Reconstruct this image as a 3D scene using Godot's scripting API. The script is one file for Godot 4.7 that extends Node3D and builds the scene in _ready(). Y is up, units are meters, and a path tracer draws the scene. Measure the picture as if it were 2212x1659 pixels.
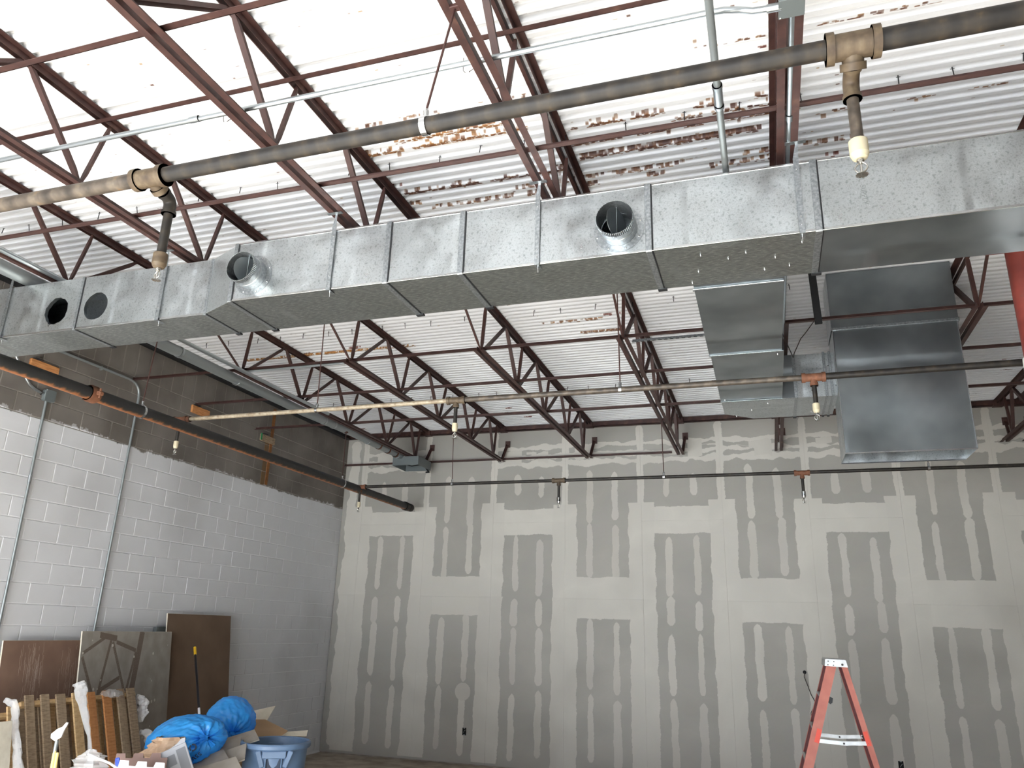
extends Node3D

# ---------------------------------------------------------------- mesh buffers
class B:
	var v := PackedVector3Array()
	var n := PackedVector3Array()
	var t := PackedVector2Array()
	func tri(a: Vector3, b: Vector3, c: Vector3, na: Vector3, nb: Vector3, nc: Vector3, ta := Vector2.ZERO, tb := Vector2.ZERO, tc := Vector2.ZERO) -> void:
		v.append(a); v.append(c); v.append(b)
		n.append(na); n.append(nc); n.append(nb)
		t.append(ta); t.append(tc); t.append(tb)
	func q(a: Vector3, b: Vector3, c: Vector3, d: Vector3) -> void:   # corners counter-clockwise from outside
		var m := (c - a).cross(d - b).normalized()
		tri(a, b, c, m, m, m)
		tri(a, c, d, m, m, m)
	func mesh() -> ArrayMesh:
		var arr := []
		arr.resize(Mesh.ARRAY_MAX)
		arr[Mesh.ARRAY_VERTEX] = v
		arr[Mesh.ARRAY_NORMAL] = n
		arr[Mesh.ARRAY_TEX_UV] = t
		var am := ArrayMesh.new()
		am.add_surface_from_arrays(Mesh.PRIMITIVE_TRIANGLES, arr)
		return am

const H := 1.96                 # height of the camera above the floor
const XL := -7.05               # left block wall
const ZB := -11.9               # back drywall
const ZF := 5.0                 # front wall
const XR := 8.0                 # right wall
const DECK := 3.245             # underside of the deck, above the camera
const JX := [-5.47, -4.09, -2.61, -1.17, 0.262, 1.815]
var M := {}
var names := {}
var rng := RandomNumberGenerator.new()

func P(x: float, y: float, z: float) -> Vector3:
	return Vector3(x, y + H, z)

# ---------------------------------------------------------------- tree helpers
func numbered(called: String) -> String:
	if not names.has(called):
		names[called] = 0
		return called
	names[called] += 1
	return "%s_%03d" % [called, names[called]]

func tag(o: Node3D, label: String, category := "", group := "", kind := "") -> Node3D:
	o.set_meta("label", label)
	if category: o.set_meta("category", category)
	if group: o.set_meta("group", group)
	if kind: o.set_meta("kind", kind)
	return o

func thing(called: String, label: String, category: String, at := Vector3.ZERO, group := "") -> Node3D:
	var o := Node3D.new()
	o.name = numbered(called)
	add_child(o)
	o.position = at
	tag(o, label, category, group)
	return o

func part(called: String, b, mat: Material, parent: Node3D = null) -> MeshInstance3D:
	var o := MeshInstance3D.new()
	o.mesh = b.mesh() if b is B else b
	o.material_override = mat
	if parent == null:
		o.name = numbered(called)
		add_child(o)
	else:
		o.name = called
		parent.add_child(o, true)
	return o

func single(called: String, b, mat: Material, label: String, category: String, group := "") -> MeshInstance3D:
	var o := part(called, b, mat)
	tag(o, label, category, group)
	return o

func setting(called: String, b, mat: Material, label: String) -> MeshInstance3D:
	var o := part(called, b, mat)
	tag(o, label, "", "", "structure")
	return o

# ---------------------------------------------------------------- shapes
func box(b: B, xf: Transform3D, s: Vector3, bev := 0.0) -> void:
	var h := s * 0.5
	var e := minf(bev, minf(h.x, minf(h.y, h.z)) * 0.9)
	if e <= 0.0:
		for ax in 3:
			for sg in [-1.0, 1.0]:
				var u := Vector3.ZERO; var w := Vector3.ZERO; var m := Vector3.ZERO
				m[ax] = sg * h[ax]
				u[(ax + 1) % 3] = h[(ax + 1) % 3]
				w[(ax + 2) % 3] = h[(ax + 2) % 3] * sg
				b.q(xf * (m - u - w), xf * (m + u - w), xf * (m + u + w), xf * (m - u + w))
		return
	for ax in 3:
		for sg in [-1.0, 1.0]:
			var u := Vector3.ZERO; var w := Vector3.ZERO; var m := Vector3.ZERO
			m[ax] = sg * h[ax]
			u[(ax + 1) % 3] = h[(ax + 1) % 3] - e
			w[(ax + 2) % 3] = (h[(ax + 2) % 3] - e) * sg
			b.q(xf * (m - u - w), xf * (m + u - w), xf * (m + u + w), xf * (m - u + w))
	for ax in 3:                                            # edges along ax
		var i := (ax + 1) % 3
		var j := (ax + 2) % 3
		for si in [-1.0, 1.0]:
			for sj in [-1.0, 1.0]:
				var a := Vector3.ZERO; var c := Vector3.ZERO
				a[i] = si * h[i]; a[j] = sj * (h[j] - e)
				c[i] = si * (h[i] - e); c[j] = sj * h[j]
				var l := Vector3.ZERO
				l[ax] = (h[ax] - e) * si * sj
				b.q(xf * (a - l), xf * (a + l), xf * (c + l), xf * (c - l))
	for sx in [-1.0, 1.0]:
		for sy in [-1.0, 1.0]:
			for sz in [-1.0, 1.0]:
				var s3 := Vector3(sx, sy, sz)
				var p1 := xf * (s3 * Vector3(h.x, h.y - e, h.z - e))
				var p2 := xf * (s3 * Vector3(h.x - e, h.y, h.z - e))
				var p3 := xf * (s3 * Vector3(h.x - e, h.y - e, h.z))
				if sx * sy * sz < 0.0:
					var sw := p2; p2 = p3; p3 = sw
				var m := (p2 - p1).cross(p3 - p1).normalized()
				b.tri(p1, p2, p3, m, m, m)

func at(p: Vector3, turn := Vector3.ZERO) -> Transform3D:
	return Transform3D(Basis.from_euler(turn), p)

func bx(b: B, lo: Vector3, hi: Vector3, bev := 0.0) -> void:
	box(b, at((lo + hi) * 0.5), (hi - lo).abs(), bev)

# a straight bar from p to q whose section is the rectangle x0..x1 along ax and y0..y1 along ay
func bar(b: B, p: Vector3, r: Vector3, ax: Vector3, ay: Vector3, x0: float, x1: float, y0: float, y1: float, k0 := 1.0, k1 := 1.0) -> void:
	var c := [Vector2(x0, y0), Vector2(x1, y0), Vector2(x1, y1), Vector2(x0, y1)]
	var f := []; var g := []
	for e in c:
		f.append(p + (ax * e.x + ay * e.y) * k0)
		g.append(r + (ax * e.x + ay * e.y) * k1)
	var flip := ax.cross(ay).dot(r - p) < 0.0
	for i in 4:
		var j := (i + 1) % 4
		if flip: b.q(f[j], f[i], g[i], g[j])
		else: b.q(f[i], f[j], g[j], g[i])
	if flip:
		b.q(f[0], f[1], f[2], f[3]); b.q(g[3], g[2], g[1], g[0])
	else:
		b.q(f[3], f[2], f[1], f[0]); b.q(g[0], g[1], g[2], g[3])

func tube(b: B, pts: Array, r: float, seg := 12, radii := []) -> void:
	var prev := []
	var prevn := []
	var along := 0.0
	var side := Vector3.ZERO
	for i in pts.size():
		var p: Vector3 = pts[i]
		var d: Vector3 = (pts[mini(i + 1, pts.size() - 1)] - pts[maxi(i - 1, 0)]).normalized()
		if i == 0:
			var up := Vector3.UP if absf(d.y) < 0.9 else Vector3.BACK
			side = d.cross(up).normalized()
		else:
			side = (side - d * side.dot(d)).normalized()
			along += p.distance_to(pts[i - 1])
		var up2 := side.cross(d)
		var rr: float = radii[i] if radii.size() else r
		var ring := []; var nn := []
		for k in seg + 1:
			var a := TAU * k / seg
			var m := side * cos(a) + up2 * sin(a)
			nn.append(m); ring.append(p + m * rr)
		if i > 0:
			var l0 := along - p.distance_to(pts[i - 1])
			for k in seg:
				var t00 := Vector2(float(k) / seg, l0); var t01 := Vector2(float(k + 1) / seg, l0)
				var t10 := Vector2(float(k) / seg, along); var t11 := Vector2(float(k + 1) / seg, along)
				b.tri(prev[k], ring[k], ring[k + 1], prevn[k], nn[k], nn[k + 1], t00, t10, t11)
				b.tri(prev[k], ring[k + 1], prev[k + 1], prevn[k], nn[k + 1], prevn[k + 1], t00, t11, t01)
		if i == 0 or i == pts.size() - 1:
			var m := -d if i == 0 else d
			for k in range(1, seg - 1):
				if i == 0: b.tri(ring[0], ring[k + 1], ring[k], m, m, m)
				else: b.tri(ring[0], ring[k], ring[k + 1], m, m, m)
		prev = ring; prevn = nn

func bend(a: Vector3, c: Vector3, d: Vector3, r: float, n := 8) -> Array:      # rounded corner at c between a and d
	var u := (a - c).normalized(); var w := (d - c).normalized()
	var out := []
	for i in n + 1:
		var s := float(i) / n
		var p0 := c + u * r * (1.0 - s); var p1 := c + w * r * s
		out.append(p0.lerp(p1, s))
	return out

func lathe(b: B, xf: Transform3D, prof: Array, seg := 24, a0 := 0.0, a1 := TAU) -> void:    # prof: Vector2(radius, height) upwards on the outside
	for i in prof.size() - 1:
		var p: Vector2 = prof[i]; var r: Vector2 = prof[i + 1]
		var d := r - p
		if d.length() < 1e-6: continue
		var m2 := Vector2(d.y, -d.x).normalized()
		for k in seg:
			var s0 := a0 + (a1 - a0) * k / seg; var s1 := a0 + (a1 - a0) * (k + 1) / seg
			var e0 := Vector3(cos(s0), 0, -sin(s0)); var e1 := Vector3(cos(s1), 0, -sin(s1))
			var n0 := (xf.basis * (e0 * m2.x + Vector3.UP * m2.y)).normalized(); var n1 := (xf.basis * (e1 * m2.x + Vector3.UP * m2.y)).normalized()
			var A := xf * (e0 * p.x + Vector3.UP * p.y); var C := xf * (e1 * p.x + Vector3.UP * p.y)
			var D := xf * (e1 * r.x + Vector3.UP * r.y); var E := xf * (e0 * r.x + Vector3.UP * r.y)
			if p.x > 1e-6: b.tri(A, C, D, n0, n1, n1)
			if r.x > 1e-6: b.tri(A, D, E, n0, n1, n0)

func prism(b: B, poly: PackedVector2Array, xf: Transform3D, depth: float) -> void:   # poly in xf's xy plane, thickness from 0 to -depth along z
	if Geometry2D.is_polygon_clockwise(poly): poly.reverse()
	var idx := Geometry2D.triangulate_polygon(poly)
	var nf := xf.basis.z.normalized()
	for i in range(0, idx.size(), 3):
		var a := poly[idx[i]]; var c := poly[idx[i + 1]]; var d := poly[idx[i + 2]]
		if (c - a).cross(d - a) < 0.0:
			var sw := c; c = d; d = sw
		b.tri(xf * Vector3(a.x, a.y, 0), xf * Vector3(c.x, c.y, 0), xf * Vector3(d.x, d.y, 0), nf, nf, nf)
		b.tri(xf * Vector3(a.x, a.y, -depth), xf * Vector3(d.x, d.y, -depth), xf * Vector3(c.x, c.y, -depth), -nf, -nf, -nf)
	for i in poly.size():
		var a := poly[i]; var c := poly[(i + 1) % poly.size()]
		b.q(xf * Vector3(a.x, a.y, -depth), xf * Vector3(c.x, c.y, -depth), xf * Vector3(c.x, c.y, 0), xf * Vector3(a.x, a.y, 0))

func uv_wall(b: B, o: Vector2, s: Vector2, ax: int, ay: int) -> void:       # uv from two world axes; o top-left corner, s size
	for i in b.v.size():
		b.t[i] = Vector2((b.v[i][ax] - o.x) / s.x, (o.y - b.v[i][ay]) / s.y)

# ---------------------------------------------------------------- materials
func noise(sd: int, freq: float, oct := 3, kind := FastNoiseLite.TYPE_SIMPLEX_SMOOTH) -> FastNoiseLite:
	var f := FastNoiseLite.new()
	f.seed = sd; f.frequency = freq; f.noise_type = kind; f.fractal_octaves = oct
	return f

func noise_img(sd: int, freq: float, size: int, stops: Array, oct := 3, sx := 1.0, kind := FastNoiseLite.TYPE_SIMPLEX_SMOOTH) -> Image:
	# stops: [[at, Color], ...]
	var g := Gradient.new()
	g.offsets = PackedFloat32Array(stops.map(func(e): return e[0]))
	g.colors = PackedColorArray(stops.map(func(e): return e[1]))
	var src := noise(sd, freq, oct, kind).get_seamless_image(size, size)
	src.convert(Image.FORMAT_L8)
	if sx != 1.0:
		src.resize(size, maxi(4, int(size / sx)), Image.INTERPOLATE_BILINEAR)
		var strip := src
		src = Image.create(size, size, false, Image.FORMAT_L8)
		var h := strip.get_height()
		for k in int(ceil(float(size) / h)):
			src.blit_rect(strip, Rect2i(0, 0, size, h), Vector2i(0, k * h))
	var lut := []
	for k in 256: lut.append(g.sample(k / 255.0))
	var raw := src.get_data()
	var outb := PackedByteArray()
	outb.resize(size * size * 4)
	var lb := PackedByteArray()
	for c in lut:
		lb.append(int(c.r * 255)); lb.append(int(c.g * 255)); lb.append(int(c.b * 255)); lb.append(int(c.a * 255))
	for k in size * size:
		var s := raw[k] * 4
		outb[k * 4] = lb[s]; outb[k * 4 + 1] = lb[s + 1]; outb[k * 4 + 2] = lb[s + 2]; outb[k * 4 + 3] = lb[s + 3]
	return Image.create_from_data(size, size, false, Image.FORMAT_RGBA8, outb)

func tex(im: Image) -> ImageTexture:
	return ImageTexture.create_from_image(im)

func mat(called: String, col: Color, rough := 0.6, metal := 0.0) -> StandardMaterial3D:
	var m := StandardMaterial3D.new()
	m.resource_name = called
	m.albedo_color = col; m.roughness = rough; m.metallic = metal
	m.cull_mode = BaseMaterial3D.CULL_DISABLED
	M[called] = m
	return m

func tri(m: StandardMaterial3D, im: Image, scale: float, world := true) -> StandardMaterial3D:
	m.albedo_texture = tex(im)
	m.uv1_triplanar = true
	m.uv1_world_triplanar = world
	m.uv1_scale = Vector3.ONE * scale
	return m

func bump(m: StandardMaterial3D, sd: int, freq: float, strength: float, size := 256, oct := 2) -> void:
	var im := noise(sd, freq, oct).get_seamless_image(size, size)
	im.convert(Image.FORMAT_RGBA8)
	im.bump_map_to_normal_map(strength)
	m.normal_enabled = true
	m.normal_texture = tex(im)
	m.normal_scale = 1.0
	m.uv1_triplanar = true

func c3(r: int, g: int, b: int, a := 255) -> Color:
	return Color8(r, g, b, a)

func materials() -> void:
	# red oxide primer on the joists
	tri(mat("primer", Color.WHITE, 0.55), noise_img(3, 0.02, 256, [[0.0, c3(50, 30, 27)], [0.45, c3(66, 41, 37)], [0.75, c3(72, 47, 42)], [1.0, c3(96, 68, 56)]], 4), 1.3)
	tri(mat("column_red", Color.WHITE, 0.5), noise_img(5, 0.015, 256, [[0.0, c3(96, 40, 34)], [0.6, c3(124, 54, 46)], [0.82, c3(134, 66, 56)], [1.0, c3(86, 80, 70)]], 4), 0.9)
	# galvanised sheet metal
	var sp := noise_img(11, 0.05, 512, [[0.0, c3(150, 156, 158)], [0.35, c3(192, 197, 199)], [0.62, c3(200, 205, 207)], [0.72, c3(172, 178, 180)], [0.78, c3(202, 206, 208)], [1.0, c3(214, 218, 220)]], 3)
	tri(mat("galv", Color.WHITE, 0.36, 0.92), sp, 1.4)
	bump(M.galv, 12, 0.006, 5.0, 256, 2)
	var rg := noise_img(14, 0.02, 256, [[0.0, Color(0.26, 0.26, 0.26)], [1.0, Color(0.46, 0.46, 0.46)]], 4)
	M.galv.roughness = 1.0; M.galv.roughness_texture = tex(rg)
	var sc := noise_img(21, 0.03, 512, [[0.0, c3(120, 124, 122)], [0.4, c3(150, 154, 152)], [0.66, c3(156, 160, 157)], [0.72, c3(196, 198, 196)], [0.78, c3(158, 162, 159)], [1.0, c3(186, 190, 188)]], 5, 4.0)
	tri(mat("galv_scuffed", Color.WHITE, 0.38, 0.9), sc, 1.1)
	bump(M.galv_scuffed, 23, 0.006, 4.0, 256, 2)
	tri(mat("galv_dark", Color.WHITE, 0.3, 0.94), noise_img(25, 0.01, 256, [[0.0, c3(140, 147, 150)], [1.0, c3(168, 174, 177)]], 3), 0.8)
	bump(M.galv_dark, 27, 0.005, 4.0, 256, 1)
	tri(mat("galv_trim", Color.WHITE, 0.34, 0.9), noise_img(29, 0.06, 256, [[0.0, c3(140, 146, 150)], [1.0, c3(200, 205, 208)]], 3), 3.0)
	mat("bright_steel", c3(205, 207, 208), 0.22, 0.95)
	mat("galv_print", c3(150, 155, 156), 0.5, 0.7)
	tri(mat("pipe_pale", Color.WHITE, 0.45, 0.2), noise_img(34, 0.03, 256, [[0.0, c3(112, 94, 76)], [0.4, c3(158, 144, 122)], [0.8, c3(178, 166, 146)], [1.0, c3(206, 198, 182)]], 4), 2.0)
	mat("bin_pocket", c3(40, 54, 74), 0.6)
	mat("dark_hole", c3(14, 15, 16), 0.8)
	mat("seam_black", c3(26, 27, 30), 0.6)
	mat("conduit", c3(178, 184, 187), 0.3, 0.9)
	mat("conduit_grey", c3(148, 154, 155), 0.42, 0.6)
	mat("box_grey", c3(112, 119, 120), 0.5, 0.35)
	# sprinkler pipes
	tri(mat("pipe_black", Color.WHITE, 0.55, 0.15), noise_img(31, 0.02, 256, [[0.0, c3(24, 22, 21)], [0.5, c3(40, 36, 32)], [0.8, c3(56, 49, 41)], [1.0, c3(84, 70, 52)]], 4), 2.0)
	tri(mat("pipe_brown", Color.WHITE, 0.5, 0.15), noise_img(33, 0.02, 256, [[0.0, c3(48, 42, 37)], [0.5, c3(82, 73, 64)], [0.85, c3(108, 97, 84)], [1.0, c3(124, 98, 72)]], 4), 2.0)
	var pr := Image.create(64, 256, false, Image.FORMAT_RGB8)
	var pn := noise(37, 0.03, 4)
	for y in 256:
		for x in 64:
			var a := absf(fposmod(x / 64.0 - 0.75 + 0.5, 1.0) - 0.5)
			var k := smoothstep(0.14, 0.02, a + 0.07 * pn.get_noise_2d(x * 2.0, y * 2.0))
			var c := c3(38, 38, 38).lerp(c3(150, 96, 60), clampf(k, 0, 1))
			pr.set_pixel(x, y, c)
	mat("pipe_main", Color.WHITE, 0.55, 0.1).albedo_texture = tex(pr)
	tri(mat("fitting", Color.WHITE, 0.6, 0.1), noise_img(39, 0.03, 128, [[0.0, c3(62, 49, 38)], [0.6, c3(92, 78, 60)], [1.0, c3(114, 100, 80)]], 4), 4.0)
	tri(mat("fitting_rust", Color.WHITE, 0.7), noise_img(40, 0.03, 128, [[0.0, c3(88, 54, 36)], [1.0, c3(140, 92, 66)]], 4), 4.0)
	mat("reducer", c3(196, 186, 158), 0.55, 0.1)
	mat("chrome", c3(190, 188, 182), 0.18, 0.95)
	mat("rod", c3(74, 48, 44), 0.6, 0.2)
	# walls
	tri(mat("mortar", Color.WHITE, 0.9), noise_img(41, 0.05, 128, [[0.0, c3(200, 201, 204)], [1.0, c3(222, 223, 226)]], 3), 1.0)
	tri(mat("plain_wall", Color.WHITE, 0.85), noise_img(42, 0.03, 128, [[0.0, c3(176, 172, 164)], [1.0, c3(190, 186, 178)]], 3), 0.5)
	tri(mat("concrete", Color.WHITE, 0.8), noise_img(43, 0.012, 512, [[0.0, c3(136, 124, 108)], [0.5, c3(166, 154, 138)], [1.0, c3(190, 180, 164)]], 5), 0.4)
	tri(mat("pavement", Color.WHITE, 0.9), noise_img(44, 0.02, 256, [[0.0, c3(180, 176, 170)], [1.0, c3(202, 198, 192)]], 4), 0.2)
	mat("frame_dark", c3(60, 58, 56), 0.5, 0.4)
	# timber and loose things
	tri(mat("wood_pale", Color.WHITE, 0.75), noise_img(51, 0.02, 256, [[0.0, c3(170, 138, 96)], [0.5, c3(204, 172, 126)], [1.0, c3(220, 194, 150)]], 4, 6.0), 2.0)
	tri(mat("wood_grey", Color.WHITE, 0.8), noise_img(52, 0.02, 256, [[0.0, c3(112, 94, 74)], [0.5, c3(150, 130, 106)], [1.0, c3(172, 152, 126)]], 4, 6.0), 2.0)
	tri(mat("wood_orange", Color.WHITE, 0.7), noise_img(53, 0.015, 256, [[0.0, c3(166, 106, 58)], [0.5, c3(194, 134, 82)], [1.0, c3(206, 150, 98)]], 4, 6.0), 2.0)
	tri(mat("board_brown", Color.WHITE, 0.8), noise_img(54, 0.01, 256, [[0.0, c3(104, 84, 68)], [1.0, c3(120, 98, 80)]], 4), 0.7)
	tri(mat("gypsum", Color.WHITE, 0.9), noise_img(55, 0.05, 128, [[0.0, c3(214, 206, 188)], [1.0, c3(236, 230, 214)]], 3), 2.0)
	tri(mat("paper_grey", Color.WHITE, 0.85), noise_img(56, 0.02, 128, [[0.0, c3(136, 128, 118)], [1.0, c3(162, 154, 144)]], 4), 1.5)
	tri(mat("cardboard", Color.WHITE, 0.85), noise_img(57, 0.02, 128, [[0.0, c3(168, 138, 106)], [1.0, c3(190, 160, 126)]], 4), 1.5)
	tri(mat("kraft", Color.WHITE, 0.8), noise_img(58, 0.03, 128, [[0.0, c3(186, 152, 122)], [1.0, c3(220, 192, 164)]], 4), 4.0)
	mat("red_print", c3(186, 52, 48), 0.6)
	mat("white_plastic", c3(232, 232, 232), 0.35)
	mat("white_foam", c3(226, 226, 230), 0.7)
	mat("mauve_foam", c3(150, 124, 116), 0.85)
	mat("blue_plastic", c3(58, 92, 214), 0.4)
	mat("grey_print", c3(172, 174, 180), 0.5)
	mat("grey_print_dark", c3(128, 130, 136), 0.5)
	mat("yellow_pole", c3(222, 204, 130), 0.45)
	mat("yellow_tip", c3(232, 186, 40), 0.45)
	mat("black_pole", c3(26, 26, 32), 0.35)
	mat("bag_print", c3(22, 58, 96), 0.5)
	var bag := mat("bag_blue", c3(62, 172, 246), 0.24)
	bag.rim_enabled = true; bag.rim = 0.25
	bag.backlight_enabled = true; bag.backlight = c3(40, 130, 220)
	bump(bag, 61, 0.02, 3.0, 256, 3)
	bag.uv1_scale = Vector3.ONE * 3.0
	var film := mat("film", Color(0.93, 0.93, 0.93, 0.42), 0.4)
	film.transparency = BaseMaterial3D.TRANSPARENCY_ALPHA
	tri(mat("bin_blue", Color.WHITE, 0.42), noise_img(63, 0.02, 128, [[0.0, c3(88, 112, 142)], [1.0, c3(108, 132, 162)]], 3), 2.0)
	mat("bin_lettering", c3(22, 32, 70), 0.5)
	tri(mat("ladder_red", Color.WHITE, 0.5), noise_img(65, 0.02, 128, [[0.0, c3(170, 92, 76)], [1.0, c3(192, 112, 94)]], 4), 2.0)
	mat("ladder_inside", c3(96, 30, 30), 0.6)
	mat("ladder_sticker", c3(226, 74, 52), 0.5)
	tri(mat("aluminium", Color.WHITE, 0.42, 0.6), noise_img(67, 0.03, 128, [[0.0, c3(168, 170, 170)], [1.0, c3(190, 192, 192)]], 3), 3.0)
	mat("wire", c3(52, 44, 42), 0.6)
	mat("green_tag", c3(40, 140, 84), 0.6)
	tri(mat("pipe_rust", Color.WHITE, 0.8), noise_img(69, 0.03, 128, [[0.0, c3(104, 66, 34)], [1.0, c3(150, 98, 52)]], 4), 3.0)
	deck_texture(); mud_texture(); paint_texture(); board_textures()

func deck_texture() -> void:                  # 10.7 m square of deck: white paint, fastener specks, rust along the flutes
	var n := 2048
	var s := 10.7 / n
	var im := noise_img(71, 0.01, 512, [[0.0, c3(214, 215, 218)], [0.5, c3(224, 225, 228)], [1.0, c3(234, 235, 237)]], 4)
	im.convert(Image.FORMAT_RGB8)
	im.resize(n, n)
	var nz := noise(73, 0.05, 3)
	rng.seed = 7
	# [x0, x1, z, strength, orange]
	var bands := [[-2.52, -1.2, -4.765, 1.0, 0.0], [-2.3, -1.3, -4.12, 0.6, 0.5], [-2.6, -1.35, -4.22, 0.8, 0.5], [-1.1, 0.15, -4.64, 1.0, 0.0], [-1.1, 0.4, -4.5, 0.8, 0.1], [-0.4, 0.25, -4.4, 0.5, 0.2],
		[-6.3, -5.35, -7.9, 0.9, 0.9], [-5.5, -4.3, -7.88, 1.0, 1.0], [-4.3, -3.9, -7.9, 0.5, 0.8], [-1.85, -1.35, -7.97, 0.8, 0.4], [-3.0, -1.4, -7.6, 0.35, 0.4], [-4.75, -4.3, -4.43, 0.55, 0.1], [-5.9, -5.2, -6.8, 0.5, 0.3],
		[-2.6, 1.0, -4.9, 0.35, 0.2], [-2.4, 0.4, -5.0, 0.3, 0.2], [-0.2, 1.1, -3.78, 0.3, 0.2], [0.5, 1.7, -4.6, 0.35, 0.3], [-2.6, -1.2, -3.9, 0.3, 0.2], [-1.1, 0.2, -4.3, 0.5, 0.2]]
	for bd in bands:
		var cnt := int((bd[1] - bd[0]) * 330 * bd[3])
		for k in cnt:
			var x: float = rng.randf_range(bd[0], bd[1])
			if nz.get_noise_2d(x * 55.0, bd[2] * 300.0) < 0.1 - 0.55 * bd[3]: continue
			var z: float = bd[2] + rng.randfn(0, 0.012 + 0.006 * bd[3])
			var c := c3(64, 34, 26).lerp(c3(170, 112, 46), clampf(bd[4] * 0.8 + rng.randf_range(-0.2, 0.35), 0, 1))
			speck(im, (x + 7.1) / s, (z + 12.0) / s, rng.randf_range(0.4, 1.5), c, rng.randf_range(0.4, 0.9))
	for k in 118:                                  # each flute has its own line of small specks
		var z := -12.0 + k * 0.09 + 0.024
		var dens := int(26 + 60 * maxf(0.0, nz.get_noise_1d(k * 30.0)))
		if z < -6.0: dens = int(dens * 1.3)
		for j in dens:
			var x := rng.randf_range(-7.05, 3.6)
			if nz.get_noise_2d(x * 20.0, z * 40.0) < -0.1: continue
			var c := c3(78, 52, 44) if rng.randf() < 0.6 else c3(150, 120, 84)
			speck(im, (x + 7.1) / s, (z + rng.randfn(0, 0.008) + 12.0) / s, rng.randf_range(0.4, 1.1), c, rng.randf_range(0.4, 0.85))
	for k in 46:
		var x := rng.randf_range(-7.0, 3.0); var z := rng.randf_range(-11.8, -1.6)
		for j in 26:
			speck(im, (x + rng.randfn(0, 0.035) + 7.1) / s, (z + rng.randfn(0, 0.012) + 12.0) / s, rng.randf_range(0.5, 1.3), c3(96, 48, 40), 0.7)
	var m := mat("deck", Color.WHITE, 0.5, 0.0)
	m.albedo_texture = tex(im)

func speck(im: Image, x: float, y: float, r: float, c: Color, a: float) -> void:
	for j in range(int(y - r * 0.7), int(y + r * 0.7) + 1):
		for i in range(int(x - r * 1.8), int(x + r * 1.8) + 1):
			if i < 0 or j < 0 or i >= im.get_width() or j >= im.get_height(): continue
			im.set_pixel(i, j, im.get_pixel(i, j).lerp(c, a))

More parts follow.
